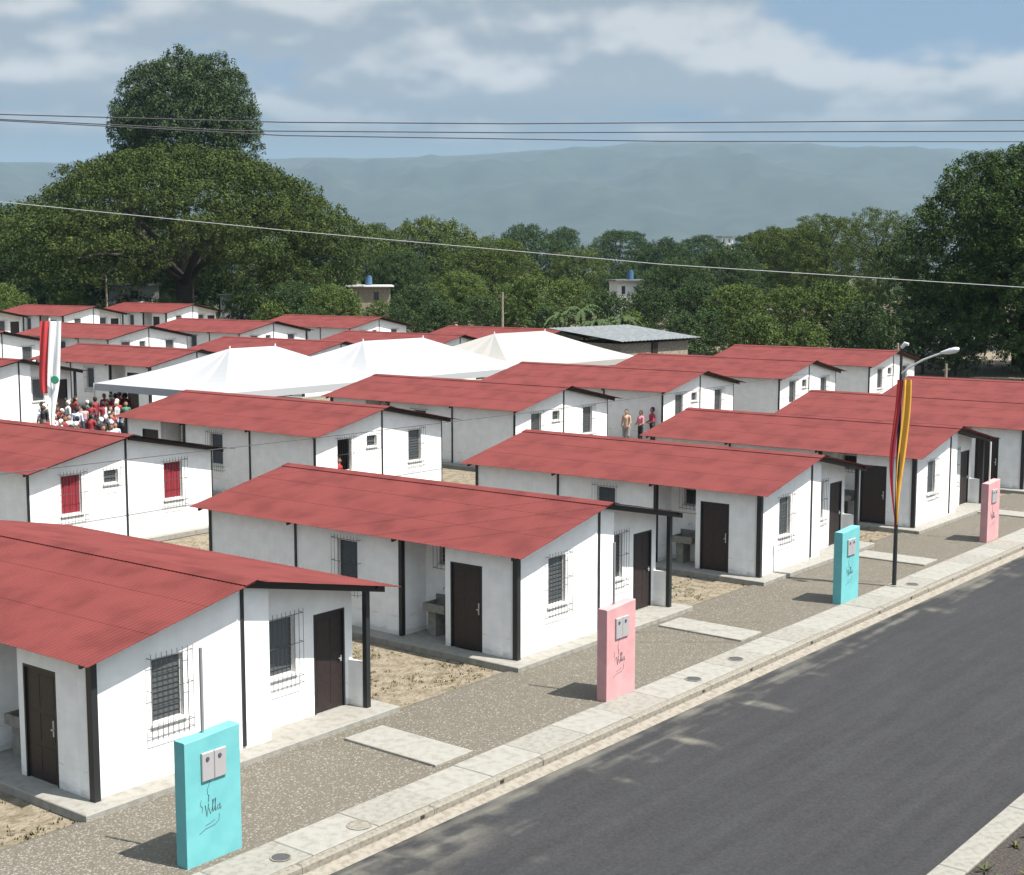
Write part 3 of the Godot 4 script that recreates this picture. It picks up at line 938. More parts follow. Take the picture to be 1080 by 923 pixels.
# ------------------------------------------------------------------ everything
func _ready():
	rng.seed = 20240
	# camera
	var cam := Camera3D.new()
	cam.name = "camera"
	cam.fov = 34.10
	cam.near = .1
	cam.far = 20000.0
	cam.transform = Transform3D(cam_basis, cam_pos)
	add_child(cam)
	cam.current = true
	# sky, haze, exposure
	var env := Environment.new()
	env.background_mode = Environment.BG_SKY
	var sky := Sky.new()
	var pan := PanoramaSkyMaterial.new()
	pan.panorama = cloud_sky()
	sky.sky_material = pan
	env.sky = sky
	env.background_energy_multiplier = 1.0
	env.tonemap_mode = Environment.TONE_MAPPER_LINEAR
	env.tonemap_exposure = 2.35
	env.sdfgi_enabled = true
	env.ssao_enabled = true
	env.ssil_enabled = true
	env.fog_enabled = true
	env.fog_density = 0.00006
	env.fog_light_color = Color(.74, .88, 1.0)
	var we := WorldEnvironment.new()
	we.name = "world_environment"
	we.environment = env
	add_child(we)
	# sun
	var sun := DirectionalLight3D.new()
	sun.name = "sun"
	sun.light_energy = 1.4
	sun.light_color = Color(1.0, .97, .93)
	sun.light_angular_distance = .5
	sun.shadow_enabled = true
	add_child(sun)
	sun.look_at_from_position(Vector3.ZERO, Vector3(-.14, -1.0, -.57), Vector3.UP)
	build_materials()
	build_sheets()
	build_clumps()
	print("materials ", Time.get_ticks_msec())
	build_ground()
	build_mountains()
	print("ground ", Time.get_ticks_msec())
	build_houses()
	print("houses ", Time.get_ticks_msec())
	build_tents()
	build_trees()
	print("trees ", Time.get_ticks_msec(), " clumps ", leaf_total)
	build_street()
	build_people()
	print("done ", Time.get_ticks_msec())

func build_ground():
	# one sheet out to the hills
	var st := mb()
	var xs := [-9000.0, -2000.0, -300.0, -60.0, 60.0, 200.0, 500.0, 1500.0, 4000.0, 9000.0]
	var zs := [9000.0, 2000., 300., 60.0, 4.0, -10.9, -15.2, -27., -43., -55., -60., -72., -90., -104., -150., -300., -600., -1500., -4000., -9000.]
	for i in xs.size() - 1:
		for j in zs.size() - 1:
			var a := Vector3(xs[i], gy(zs[j]), zs[j])
			var b := Vector3(xs[i + 1], gy(zs[j]), zs[j])
			var c := Vector3(xs[i + 1], gy(zs[j + 1]), zs[j + 1])
			var d := Vector3(xs[i], gy(zs[j + 1]), zs[j + 1])
			if zs[j] > 5.0 : a.y = -.42; b.y = -.42
			if zs[j] > 4.1: continue
			quad(st, a, b, c, d, Vector3.UP)
	structure(st, "ground", M.dirt)
	st = mb()
	strip(st, -9000, 9000, 9000, 3.9, -.45)
	structure(st, "far_ground", M.meadow)
	st = mb()
	quad(st, Vector3(-400, gy(-104) + .03, -104), Vector3(9000, gy(-104) + .03, -104), Vector3(9000, gy(-150) + .05, -150), Vector3(-400, gy(-150) + .05, -150), Vector3.UP)
	quad(st, Vector3(-400, gy(-150) + .05, -150), Vector3(9000, gy(-150) + .05, -150), Vector3(9000, 3.06, -9000), Vector3(-400, 3.06, -9000), Vector3.UP)
	structure(st, "meadow", M.meadow)
	# gravel strip in front of the houses
	st = mb()
	strip(st, -40, 120, 3.42, .40, -.115)
	quad(st, Vector3(-40, -.115, .40), Vector3(120, -.115, .40), Vector3(120, -.175, .18), Vector3(-40, -.175, .18), Vector3.UP)
	structure(st, "gravel_bed", M.gravel)
	# loose stones lying on the gravel
	var peb := mb()
	for e in 6:
		var a := TAU * e / 6.0
		var b := TAU * (e + 1) / 6.0
		face(peb, [Vector3(0, .6, 0), Vector3(cos(a), 0, sin(a)), Vector3(cos(b), 0, sin(b))], Vector3(cos((a + b) / 2), 1.2, sin((a + b) / 2)).normalized())
	var mm := MultiMesh.new()
	mm.transform_format = MultiMesh.TRANSFORM_3D
	mm.use_colors = true
	mm.mesh = peb.commit()
	mm.instance_count = 40000
	for i in mm.instance_count:
		var x := -3.0 + 46.0 * pow(rng.randf(), 1.6)
		var z := rng.randf_range(.42, 3.36)
		var s := rng.randf_range(.009, .026)
		mm.set_instance_transform(i, Transform3D(Basis.from_euler(Vector3(rng.randf_range(-.3, .3), rng.randf() * TAU, 0)).scaled(Vector3(s * 1.2, s * .8, s)), Vector3(x, -.117, z)))
		var g := rng.randf_range(.09, .2)
		mm.set_instance_color(i, Color(g, g * .93, g * .8))
	var mi := MultiMeshInstance3D.new()
	mi.multimesh = mm
	var pm := mat(Color(1, 1, 1), .9)
	pm.vertex_color_use_as_albedo = true
	mi.material_override = pm
	mi.name = "gravel"
	add_child(mi)
	tag(mi, "loose grey gravel stones spread between the houses and the pavement", "gravel", "", "stuff")
	# dry grass tufts in the yards between the houses
	var bl := mb()
	for e in 9:
		var a := e * 2.4
		var d := Vector3(cos(a) * .6, 1.0, sin(a) * .6) * rng.randf_range(.6, 1.0)
		var wd := Vector3(-sin(a), 0, cos(a)) * .09
		var o := Vector3(cos(a * 1.7), 0, sin(a * 1.7)) * .35
		face(bl, [o - wd, o + wd, o + d], Vector3(cos(a), .8, sin(a)).normalized())
	var gm := MultiMesh.new()
	gm.transform_format = MultiMesh.TRANSFORM_3D
	gm.use_colors = true
	gm.mesh = bl.commit()
	gm.instance_count = 9000
	var clump := FastNoiseLite.new(); clump.seed = 8; clump.frequency = .5
	var yards := [[-6.0, -.5], [7.1, 10.6], [18.2, 21.8], [29.4, 32.1], [39.7, 43.0]]
	var gi := 0
	while gi < 9000:
		var yd: Array = yards[rng.randi() % 5]
		var p := Vector3(rng.randf_range(yd[0], yd[1]), 0, rng.randf_range(-14.5, .5))
		if rng.randf() < .25: p = Vector3(rng.randf_range(-2, 50), 0, rng.randf_range(-14.8, -10.9))
		if clump.get_noise_2d(p.x, p.z) + rng.randf_range(-.3, .3) < .05: continue
		p.y = gy(p.z) - .004
		var s := rng.randf_range(.03, .10)
		gm.set_instance_transform(gi, Transform3D(Basis.from_euler(Vector3(0, rng.randf() * TAU, 0)).scaled(Vector3(s * 1.3, s * .8, s * 1.3)), p))
		var g := rng.randf_range(.8, 1.2)
		gm.set_instance_color(gi, Color(.24, .205, .12).lerp(Color(.13, .14, .055), .6 if rng.randf() < .25 else .0) * g)
		gi += 1
	var go := MultiMeshInstance3D.new()
	go.multimesh = gm
	go.material_override = pm
	go.name = "dry_grass"
	add_child(go)
	tag(go, "short dry straw coloured grass in the bare yards between the houses", "grass", "", "stuff")
	# pavement of cast slabs, kerb, gutter, road
	var pav := Node3D.new(); pav.name = "pavement"; pav.set_meta("kind", "structure"); add_child(pav)
	var meshes := []
	for v in 2:
		st = mb()
		bevel_box(st, Vector3(-.72, -.3, 3.40), Vector3(.72, 0, 4.30), .012)
		meshes.append(st.commit())
	for i in 56:
		var o := inst(meshes[i % 2], "paving_slab", M.concrete if (i * 7) % 5 < 3 else M.concrete2, pav)
		o.position = Vector3(-10.0 + 1.45 * i, -.095 + rng.randf_range(-.003, .003), 0)
		o.rotation.x = rng.randf_range(-.002, .002)
	var kb := Node3D.new(); kb.name = "kerb"; kb.set_meta("kind", "structure"); add_child(kb)
	st = mb()
	bevel_box(st, Vector3(-1.494, -.4, 4.305), Vector3(1.494, 0, 4.47), .03)
	var km := st.commit()
	for i in 28:
		var o := inst(km, "kerb_stone", M.kerb, kb)
		o.position = Vector3(-10.0 + 3.0 * i, -.10 + rng.randf_range(-.006, .004), rng.randf_range(-.006, .006))
	for i in 14:
		st = mb()
		box(st, Vector3(-.05, -.21, 4.40), Vector3(.05, -.15, 4.474))
		var o := part(st, "drain_hole", M.black, kb)
		o.position = Vector3(-6.7 + 3.0 * i + (.9 if i % 3 == 0 else 0.0), 0, 0)
	st = mb()
	quad(st, Vector3(-40, -.235, 4.46), Vector3(120, -.235, 4.46), Vector3(120, -.255, 4.76), Vector3(-40, -.255, 4.76), Vector3.UP)
	structure(st, "gutter", M.gutter)
	st = mb()
	for k in 10:
		var xa := -12.0 - 70.0 + 70.0 * k
		strip(st, xa, xa + 70.0, 4.70, 12.0, -.262)
	structure(st, "road", M.road)
	var fk := Node3D.new(); fk.name = "far_kerb"; fk.set_meta("kind", "structure"); add_child(fk)
	st = mb()
	bevel_box(st, Vector3(-1.492, -.4, 11.92), Vector3(1.492, 0, 12.36), .025)
	km = st.commit()
	for i in 22:
		var o := inst(km, "kerb_stone", M.concrete2, fk)
		o.position = Vector3(-4.0 + 3.0 * i, -.11 + rng.randf_range(-.006, .004), rng.randf_range(-.008, .008))
	# planted bed across the road, its shade put into the dark soil colour
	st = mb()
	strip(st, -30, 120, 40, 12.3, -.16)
	structure(st, "shade_toned_bed_soil", M.shade_toned_soil)
	# street between the back rows
	st = mb()
	for k in 20:
		var za := -30.5 - .45 * k
		var zb := za - .45
		quad(st, Vector3(-60, gy(za) + .02, za), Vector3(160, gy(za) + .02, za), Vector3(160, gy(zb) + .02, zb), Vector3(-60, gy(zb) + .02, zb), Vector3.UP, [Vector2(0, k / 20.), Vector2(3, k / 20.), Vector2(3, k / 20. + .05), Vector2(0, k / 20. + .05)])
	structure(st, "back_street", M.road)

func build_mountains():
	var n := FastNoiseLite.new(); n.seed = 31; n.frequency = 1.0; n.fractal_octaves = 6; n.fractal_type = FastNoiseLite.FRACTAL_RIDGED
	var st := mb()
	var NA := 220
	var ND := 44
	var grid := []
	for i in NA + 1:
		var az := deg_to_rad(lerpf(-10, 115, float(i) / NA))
		var row := []
		for j in ND + 1:
			var f := float(j) / ND
			var dist := lerpf(3600, 7600, f)
			var s := n.get_noise_2d(az * 9.0, f * 2.2)
			var crest := 545.0 + 50.0 * sin(az * 7.0 + .6) + 16.0 * sin(az * 19.0 + 1.0) + 10.0 * n.get_noise_2d(az * 9.0, 40.0)
			var rise := smoothstep(0.0, .88, f)
			var hh := crest * rise * (.78 + .22 * clampf(f * 1.2, 0, 1)) + s * 150.0 * rise * (1.0 - smoothstep(.5, .85, f))
			if f > .9: hh -= (f - .9) * 1500.0
			row.append(Vector3(cam_pos.x + sin(az) * dist, hh + 1.0, cam_pos.z - cos(az) * dist))
		grid.append(row)
	for i in NA:
		for j in ND:
			for q in [[i, j], [i, j + 1], [i + 1, j + 1], [i, j], [i + 1, j + 1], [i + 1, j]]:
				st.set_uv(Vector2.ZERO)
				st.set_smooth_group(0)
				st.add_vertex(grid[q[0]][q[1]])
	st.generate_normals()
	structure(st, "mountain", M.mountain)

func place(proto: Node3D, called: String, at: Vector3, label: String, group: String, first := false) -> Node3D:
	var o: Node3D = proto if first else proto.duplicate()
	o.name = numbered(called)
	add_child(o)
	o.position = at
	tag(o, label, "house", group)
	return o

func build_houses():
	var front := make_house("house", false, "louvre")
	var back := make_house("house", true, "louvre")
	var red := make_house("house", true, "curtain")
	var open := make_house("house", true, "open")
	var g1 := "red roofed white houses along the paved road"
	var g2 := "red roofed white houses backing onto the first row"
	var g3 := "red roofed white houses beyond the white tents"
	var X := [0.0, 11.137, 22.313, 32.644, 43.6, 54.7]
	var Z := [0.0, .177, .257, .559, .562, .6]
	var near := ["white house with red roof behind the turquoise pillar that has a conduit", "", "white house with red roof whose gable stands behind the turquoise pillar without a conduit", "white house with red roof behind the yellow and red banner on the lamp post", "white house with red roof past the pink pillar with a pale pipe", "white house with red roof, last along the paved road"]
	near[1] = "white house with red roof whose gable stands behind the conduit pink meter pillar"
	for i in 6:
		place(front, "house", Vector3(X[i], 0, Z[i]), near[i], g1)
	var BX := [9.17, 20.4, 31.65, 43.0, 53.6, 65.4]
	var BZ := [-15.7, -15.8, -15.9, -16.0, -15.5, -15.8]
	var rear := ["white house with red curtains in both tall gable windows", "white house with red roof and a person sitting in its gable window", "white house with red roof, plain gable just beside the three standing people", "white house with red roof whose grey side wall the three standing people lean by", "white house with red roof backing onto the first row, second from the big dark tree", "white house with red roof backing onto the first row, right before the big dark tree"]
	for i in 6:
		place([red, open][i] if i < 2 else back, "house", Vector3(BX[i], .68, BZ[i]), rear[i], g2)
	for i in 5:
		place(front, "house", Vector3([23.5, 34.7, 46, 57.4, 68.9][i], 1.14, -43.5), ["white house with red roof and porch behind the red and white banner", "white house with red roof right behind the left tent and the crowd", "white house with red roof seen between the two bright white tents", "white house with red roof seen between the bright white tent and the cream tent", "white house with red roof behind the cream tent's ridge"][i], g3)
	for i in 4:
		place(back, "house", Vector3([33.3, 44.5, 55.9, 67.3][i], 1.73, -60.5), ["white house with red roof in the fourth row, first behind the red and white banner", "white house with red roof in the fourth row, second from the red and white banner", "white house with red roof in the fourth row, third from the red and white banner", "white house with red roof in the fourth row, fourth from the red and white banner"][i], "houses of the fourth row")
	for i in 3:
		place(front, "house", Vector3([52, 62.5, 74][i], 2.2, -92), ["white house with red roof in the last row, third from the rain tree trunk", "white house with red roof in the last row, second from the rain tree trunk", "white house with red roof in the last row, right before the rain tree trunk"][i], "houses of the last row")
	for p in [front, back, red, open]: p.free()

func build_tents():
	var spots := [[30.6, 9.5, 33.9, "tent", "bright white hip roofed tent beside the crowd"], [40.0, 11.4, 45.4, "tent", "bright white hip roofed tent between the other two tents"], [51.4, 11.6, 56.8, "tent_cream", "cream white hip roofed tent beside the grey roofed shed"]]
	for s in spots:
		var x0: float = s[0] - 2.2
		var x1: float = x0 + s[1] + 1.8
		var zf := -30.0
		var zb := -39.6
		var zr := -35.0
		var yg := gy(-35)
		var t := base("event_tent", Vector3(x0, yg, zr))
		tag(t, s[4], "tent", "tents on the back street")
		var ev := 3.15 - yg + .1
		var rg := 4.9 - yg
		var A := [Vector3(0, ev, zf - zr), Vector3(x1 - x0, ev, zf - zr), Vector3(x1 - x0, ev, zb - zr), Vector3(0, ev, zb - zr)]
		var R0 := Vector3(4.7, rg, 0)
		var R1 := Vector3(x1 - x0 - 3.6, rg, 0)
		var st := mb()
		# each face is a sheet that sags between its edges
		for f in [[A[0], A[1], R1, R0], [A[2], A[3], R0, R1], [A[3], A[0], R0, R0], [A[1], A[2], R1, R1]]:
			var nn := 10
			for i in nn:
				for j in nn:
					var q := []
					for e in [[0, 0], [1, 0], [1, 1], [0, 1]]:
						var u: float = (i + e[0]) / float(nn)
						var v: float = (j + e[1]) / float(nn)
						var p: Vector3 = (f[0] as Vector3).lerp(f[1], u).lerp((f[3] as Vector3).lerp(f[2], u), v)
						p.y -= .34 * sin(PI * v) * (.45 + .55 * sin(PI * u)) * (1.0 - v * .5)
						p.y += .025 * sin(u * 21.0) * sin(PI * v)
						q.append(p)
					for k in [0, 1, 2, 0, 2, 3]:
						st.set_smooth_group(-1); st.set_uv(Vector2.ZERO); st.add_vertex(q[k])
		st.generate_normals()
		part(st, "canopy", M[s[3]], t)
		st = mb()
		for k in 4:
			var a: Vector3 = A[k]
			var b: Vector3 = A[(k + 1) % 4]
			var m := 16
			for i in m:
				var p := a.lerp(b, i / float(m))
				var q := a.lerp(b, (i + 1) / float(m))
				var nrm := (b - a).cross(Vector3.UP).normalized()
				quad(st, p, q, q - Vector3(0, .34, 0), p - Vector3(0, .34, 0), nrm)
		part(st, "valance", M[s[3]], t)
		for p in A:
			st = mb()
			tube(st, [Vector3(p.x, -.05, p.z), Vector3(p.x, ev, p.z)], [.04], 8)
			part(st, "pole", M.frame, t)
		for k in 2:
			st = mb()
			var p: Vector3 = [R0, R1][k]
			tube(st, [Vector3(p.x, -.05, 0), p + Vector3(0, .12, 0)], [.04], 8)
			part(st, "mast", M.frame, t)
	# shed with a sloping zinc roof
	var o := at_depth(652, 372, 100)
	var sh := base("shed", Vector3(o.x, gy(o.z), o.z))
	tag(sh, "grey block shed with a pale corrugated zinc roof beside the cream tent", "shed")
	sh.rotation.y = deg_to_rad(-6)
	var st := mb()
	box(st, Vector3(0.3, 0, -6), Vector3(8.0, 2.75, -5.8)); box(st, Vector3(.3, 0, -5.8), Vector3(.5, 2.75, 0)); box(st, Vector3(7.8, 0, -5.8), Vector3(8, 2.75, 0))
	box(st, Vector3(.5, 0, -.2), Vector3(3.7, 2.75, 0)); box(st, Vector3(4.3, 0, -.2), Vector3(7.8, 2.75, 0))
	part(st, "block_wall", M.block, sh)
	st = mb(); box(st, Vector3(3.7, 0, -.3), Vector3(4.3, 2.75, .12)); part(st, "pillar", M.door, sh)
	st = mb()
	var nn := 90
	for i in nn:
		for e in 1:
			var xa := -.3 + 9.4 * i / nn
			var xb := -.3 + 9.4 * (i + 1) / nn
			var ya := 2.95 + .02 * cos(i * PI * .5)
			var yb := 2.95 + .02 * cos((i + 1) * PI * .5)
			quad(st, Vector3(xa, ya, .5), Vector3(xb, yb, .5), Vector3(xb, yb + .75, -6.6), Vector3(xa, ya + .75, -6.6), Vector3(0, 1, .1).normalized())
			quad(st, Vector3(xa, ya - .01, .5), Vector3(xb, yb - .01, .5), Vector3(xb, yb + .74, -6.6), Vector3(xa, ya + .74, -6.6), Vector3(0, -1, -.1).normalized())
	part(st, "zinc_roof", M.zinc, sh)

func build_trees():
	var dk0 := Color(.018, .034, .012)
	var dk1 := Color(.05, .088, .026)
	var ol0 := Color(.034, .054, .012)
	var ol1 := Color(.082, .112, .022)
	var lt0 := Color(.04, .068, .015)
	var lt1 := Color(.095, .135, .03)
	# the spreading rain tree and the tall dense tree behind it
	tree("rain_tree", "huge spreading umbrella shaped rain tree behind the last row of houses", "", on_ground(195, 165), 19.8, 21.5, "umbrella", .72, .62, Color(.022, .038, .009), Color(.06, .084, .017))
	tree("dense_tree", "tall dense round tree rising above the spreading rain tree", "", on_ground(199, 205), 36.3, 10.8, "round", .85, .95, dk0, Color(.055, .088, .034))
	# big dark tree on the right
	tree("dark_tree", "big dark leafy tree towering over the last houses along the road", "", on_ground(1078, 118), 18.2, 10.6, "tall", .55, .85, Color(.012, .027, .008), Color(.055, .095, .02))
	tree("dark_tree", "second big dark leafy tree beyond the last house of the road", "", on_ground(1150, 112), 18.5, 11.0, "tall", .6, .7, Color(.012, .027, .008), Color(.055, .095, .02))
	# belt of trees: pixel x of the stem, distance, top pixel y, half width in pixels, style, tone
	var belt := [
		[20, 185, 215, 75, "tall", 0], [-40, 170, 225, 70, "tall", 0], [70, 175, 262, 40, "tall", 0], [330, 175, 232, 50, "tall", 0], [290, 190, 262, 40, "tall", 1],
		[395, 200, 236, 48, "umbrella", 1], [455, 205, 232, 62, "tall", 1], [420, 185, 262, 40, "tall", 0], [520, 190, 250, 52, "tall", 1], [560, 260, 238, 42, "round", 0],
		[595, 330, 240, 16, "round", 0], [610, 250, 262, 40, "round", 1], [655, 300, 242, 44, "umbrella", 0], [700, 290, 252, 34, "round", 0], [740, 300, 248, 40, "umbrella", 0], [800, 290, 243, 42, "umbrella", 0],
		[665, 190, 285, 40, "round", 0], [715, 175, 272, 42, "tall", 0], [765, 200, 262, 44, "tall", 0], [820, 220, 240, 50, "tall", 1], [870, 200, 226, 52, "tall", 1], [925, 175, 218, 46, "tall", 1], [965, 150, 238, 40, "tall", 0], [840, 250, 238, 36, "round", 1],
		[485, 165, 286, 34, "round", 2], [560, 140, 288, 30, "round", 2], [600, 135, 292, 34, "round", 2], [540, 150, 298, 24, "round", 2], [640, 128, 305, 28, "round", 0], [690, 130, 300, 26, "round", 0], [672, 150, 308, 20, "round", 0], [735, 135, 295, 30, "round", 0],
		[775, 130, 298, 36, "round", 2], [830, 126, 300, 36, "round", 2], [880, 122, 296, 42, "round", 2], [800, 118, 330, 28, "round", 2], [910, 116, 318, 30, "round", 0], [745, 122, 325, 24, "round", 0],
		[30, 150, 292, 30, "round", 0], [0, 145, 300, 34, "round", 2], [265, 155, 300, 26, "round", 0], [310, 150, 296, 30, "round", 0], [350, 148, 300, 30, "round", 2], [440, 150, 300, 30, "round", 0], [400, 152, 318, 18, "round", 2], [70, 150, 306, 20, "round", 2], [140, 192, 240, 60, "tall", 0], [235, 195, 236, 60, "tall", 0], [190, 200, 250, 50, "tall", 0], [175, 156, 312, 18, "round", 0], [100, 152, 312, 16, "round", 0], [290, 148, 318, 22, "round", 2], [330, 146, 322, 20, "round", 0], [465, 142, 318, 24, "round", 0], [510, 140, 312, 24, "round", 0], [575, 128, 322, 18, "round", 0], [720, 118, 330, 22, "round", 0], [850, 112, 338, 24, "round", 2], [935, 112, 330, 26, "round", 0], [975, 112, 322, 26, "round", 0], [1010, 110, 340, 24, "round", 0], [370, 150, 312, 14, "round", 0], [425, 146, 322, 16, "round", 0], [665, 122, 326, 18, "round", 2]]
	var names := ["dark green leafy", "olive green spreading", "bright green bushy"]
	var marks := [[0, "beyond the houses at the red and white banner"], [205, "beside the spreading rain tree"], [385, "around the brick building with a tank"], [530, "by the thin utility pole behind the tents"], [664, "around the white building with a blue tank"], [745, "beyond the grey zinc roofed shed"], [870, "behind the last back row house"], [1000, "at the foot of the big dark tree"]]
	for b in belt:
		var p := on_ground(b[0], b[1])
		var top: float = at_depth(b[0], b[2], b[1]).y - p.y
		var rad: float = b[3] / 1504.7 * b[1]
		var c: Array = [[dk0, dk1], [ol0, ol1], [lt0, lt1]][b[5]]
		var sz: float = clampf(rad * .085, .45, .9)
		if b[4] == "round" and b[1] < 240: b[4] = "tall"
		if b[4] == "round": rad = minf(rad, top * .55)
		var mk: Array = marks[0]
		for m in marks:
			if abs(m[0] - b[0]) < abs(mk[0] - b[0]): mk = m
		var lb: String = ("low " if top < 8.0 else ("tall " if top > 14.0 else "")) + names[b[5]] + (" tree far " if b[1] > 240 else " tree ") + mk[1]
		tree("belt_tree", lb, "trees: " + lb, p, top, rad, b[4], sz, .62, c[0], c[1])
	for q in [[612, 122, 4.2], [628, 118, 3.2], [590, 124, 3.6], [655, 120, 3.4]]:
		palm("small palm with arching pale green fronds beyond the tents", on_ground(q[0], q[1]), q[2], Color(.05, .075, .028))

	# buildings glimpsed among the trees
	for q in [[132, 178, 299, 62, 2.6, "plain_wall", "low white building glimpsed under the spreading tree"], [390, 172, 300, 44, 2.8, "block", "low brick building with a pale roof glimpsed between the trees"], [668, 178, 294, 34, 3.4, "plain_wall", "white building with a blue roof tank glimpsed between the trees"], [766, 420, 249, 12, 6.0, "plain_wall", "far pale building on the skyline of the tree belt"], [258, 172, 310, 50, 2.4, "plain_wall", "low pale shed glimpsed right of the spreading tree's trunk"]]:
		var p := on_ground(q[0], q[1])
		var w: float = q[3] / 1504.7 * q[1]
		var h: float = at_depth(q[0], q[2], q[1]).y - p.y
		var b := base("building", p)
		tag(b, q[6], "building")
		b.rotation.y = deg_to_rad(-51.7 + 8)
		var st := mb()
		wall(st, Vector3(-w / 2, 0, 0), Vector3.RIGHT, Vector3.BACK, .2, [Vector2(0, h - .3), Vector2(w, h - .3)], [[w * .12, h - 1.9, w * .24, h - .9], [w * .6, h - 1.9, w * .72, h - .9], [w * .4, 0, w * .48, 2.1]])
		box(st, Vector3(-w / 2, 0, -5), Vector3(-w / 2 + .2, h - .3, -.2)); box(st, Vector3(w / 2 - .2, 0, -5), Vector3(w / 2, h - .3, -.2)); box(st, Vector3(-w / 2, 0, -5.2), Vector3(w / 2, h - .3, -5))
		part(st, "wall", M[q[5]], b)
		st = mb()
		box(st, Vector3(-w / 2 - .4, h - .29, -5.7), Vector3(w / 2 + .4, h - .1, .6))
		part(st, "roof", M.zinc if q[0] != 390 else M.plain_wall, b)
		for k in [.12, .6]:
			st = mb(); box(st, Vector3(-w / 2 + w * k, h - 1.9, -.12), Vector3(-w / 2 + w * (k + .12), h - .9, -.09)); part(st, "window", M.glass, b)
		st = mb(); box(st, Vector3(-w / 2 + w * .4, 0, -.12), Vector3(-w / 2 + w * .48, 2.1, -.08)); part(st, "door", M.door, b)
		if q[0] == 668 or q[0] == 390:
			st = mb()
			tube(st, [Vector3(0, h - .1, -2), Vector3(0, h + .9, -2), Vector3(0, h + 1.1, -2)], [.42, .42, .2], 14)
			part(st, "water_tank", mat(srgb(.04, .10, .19), .6), b)

func wire(called: String, label: String, pts: Array, r: float, m: Material, group := ""):
	var out := []
	for i in pts.size() - 1:
		for k in 14:
			var t := k / 14.0
			var p: Vector3 = (pts[i] as Vector3).lerp(pts[i + 1], t)
			out.append(p)
	out.append(pts[-1])
	var st := mb()
	tube(st, out, [r], 5)
	var o := part(st, called, m)
	tag(o, label, "wire", group)

func stroke(st: SurfaceTool, pts: Array, o: Vector3, r: float):
	var q := []
	for p in pts: q.append(o + Vector3(p[0], p[1], .001))
	tube(st, q, [r * .7], 4)

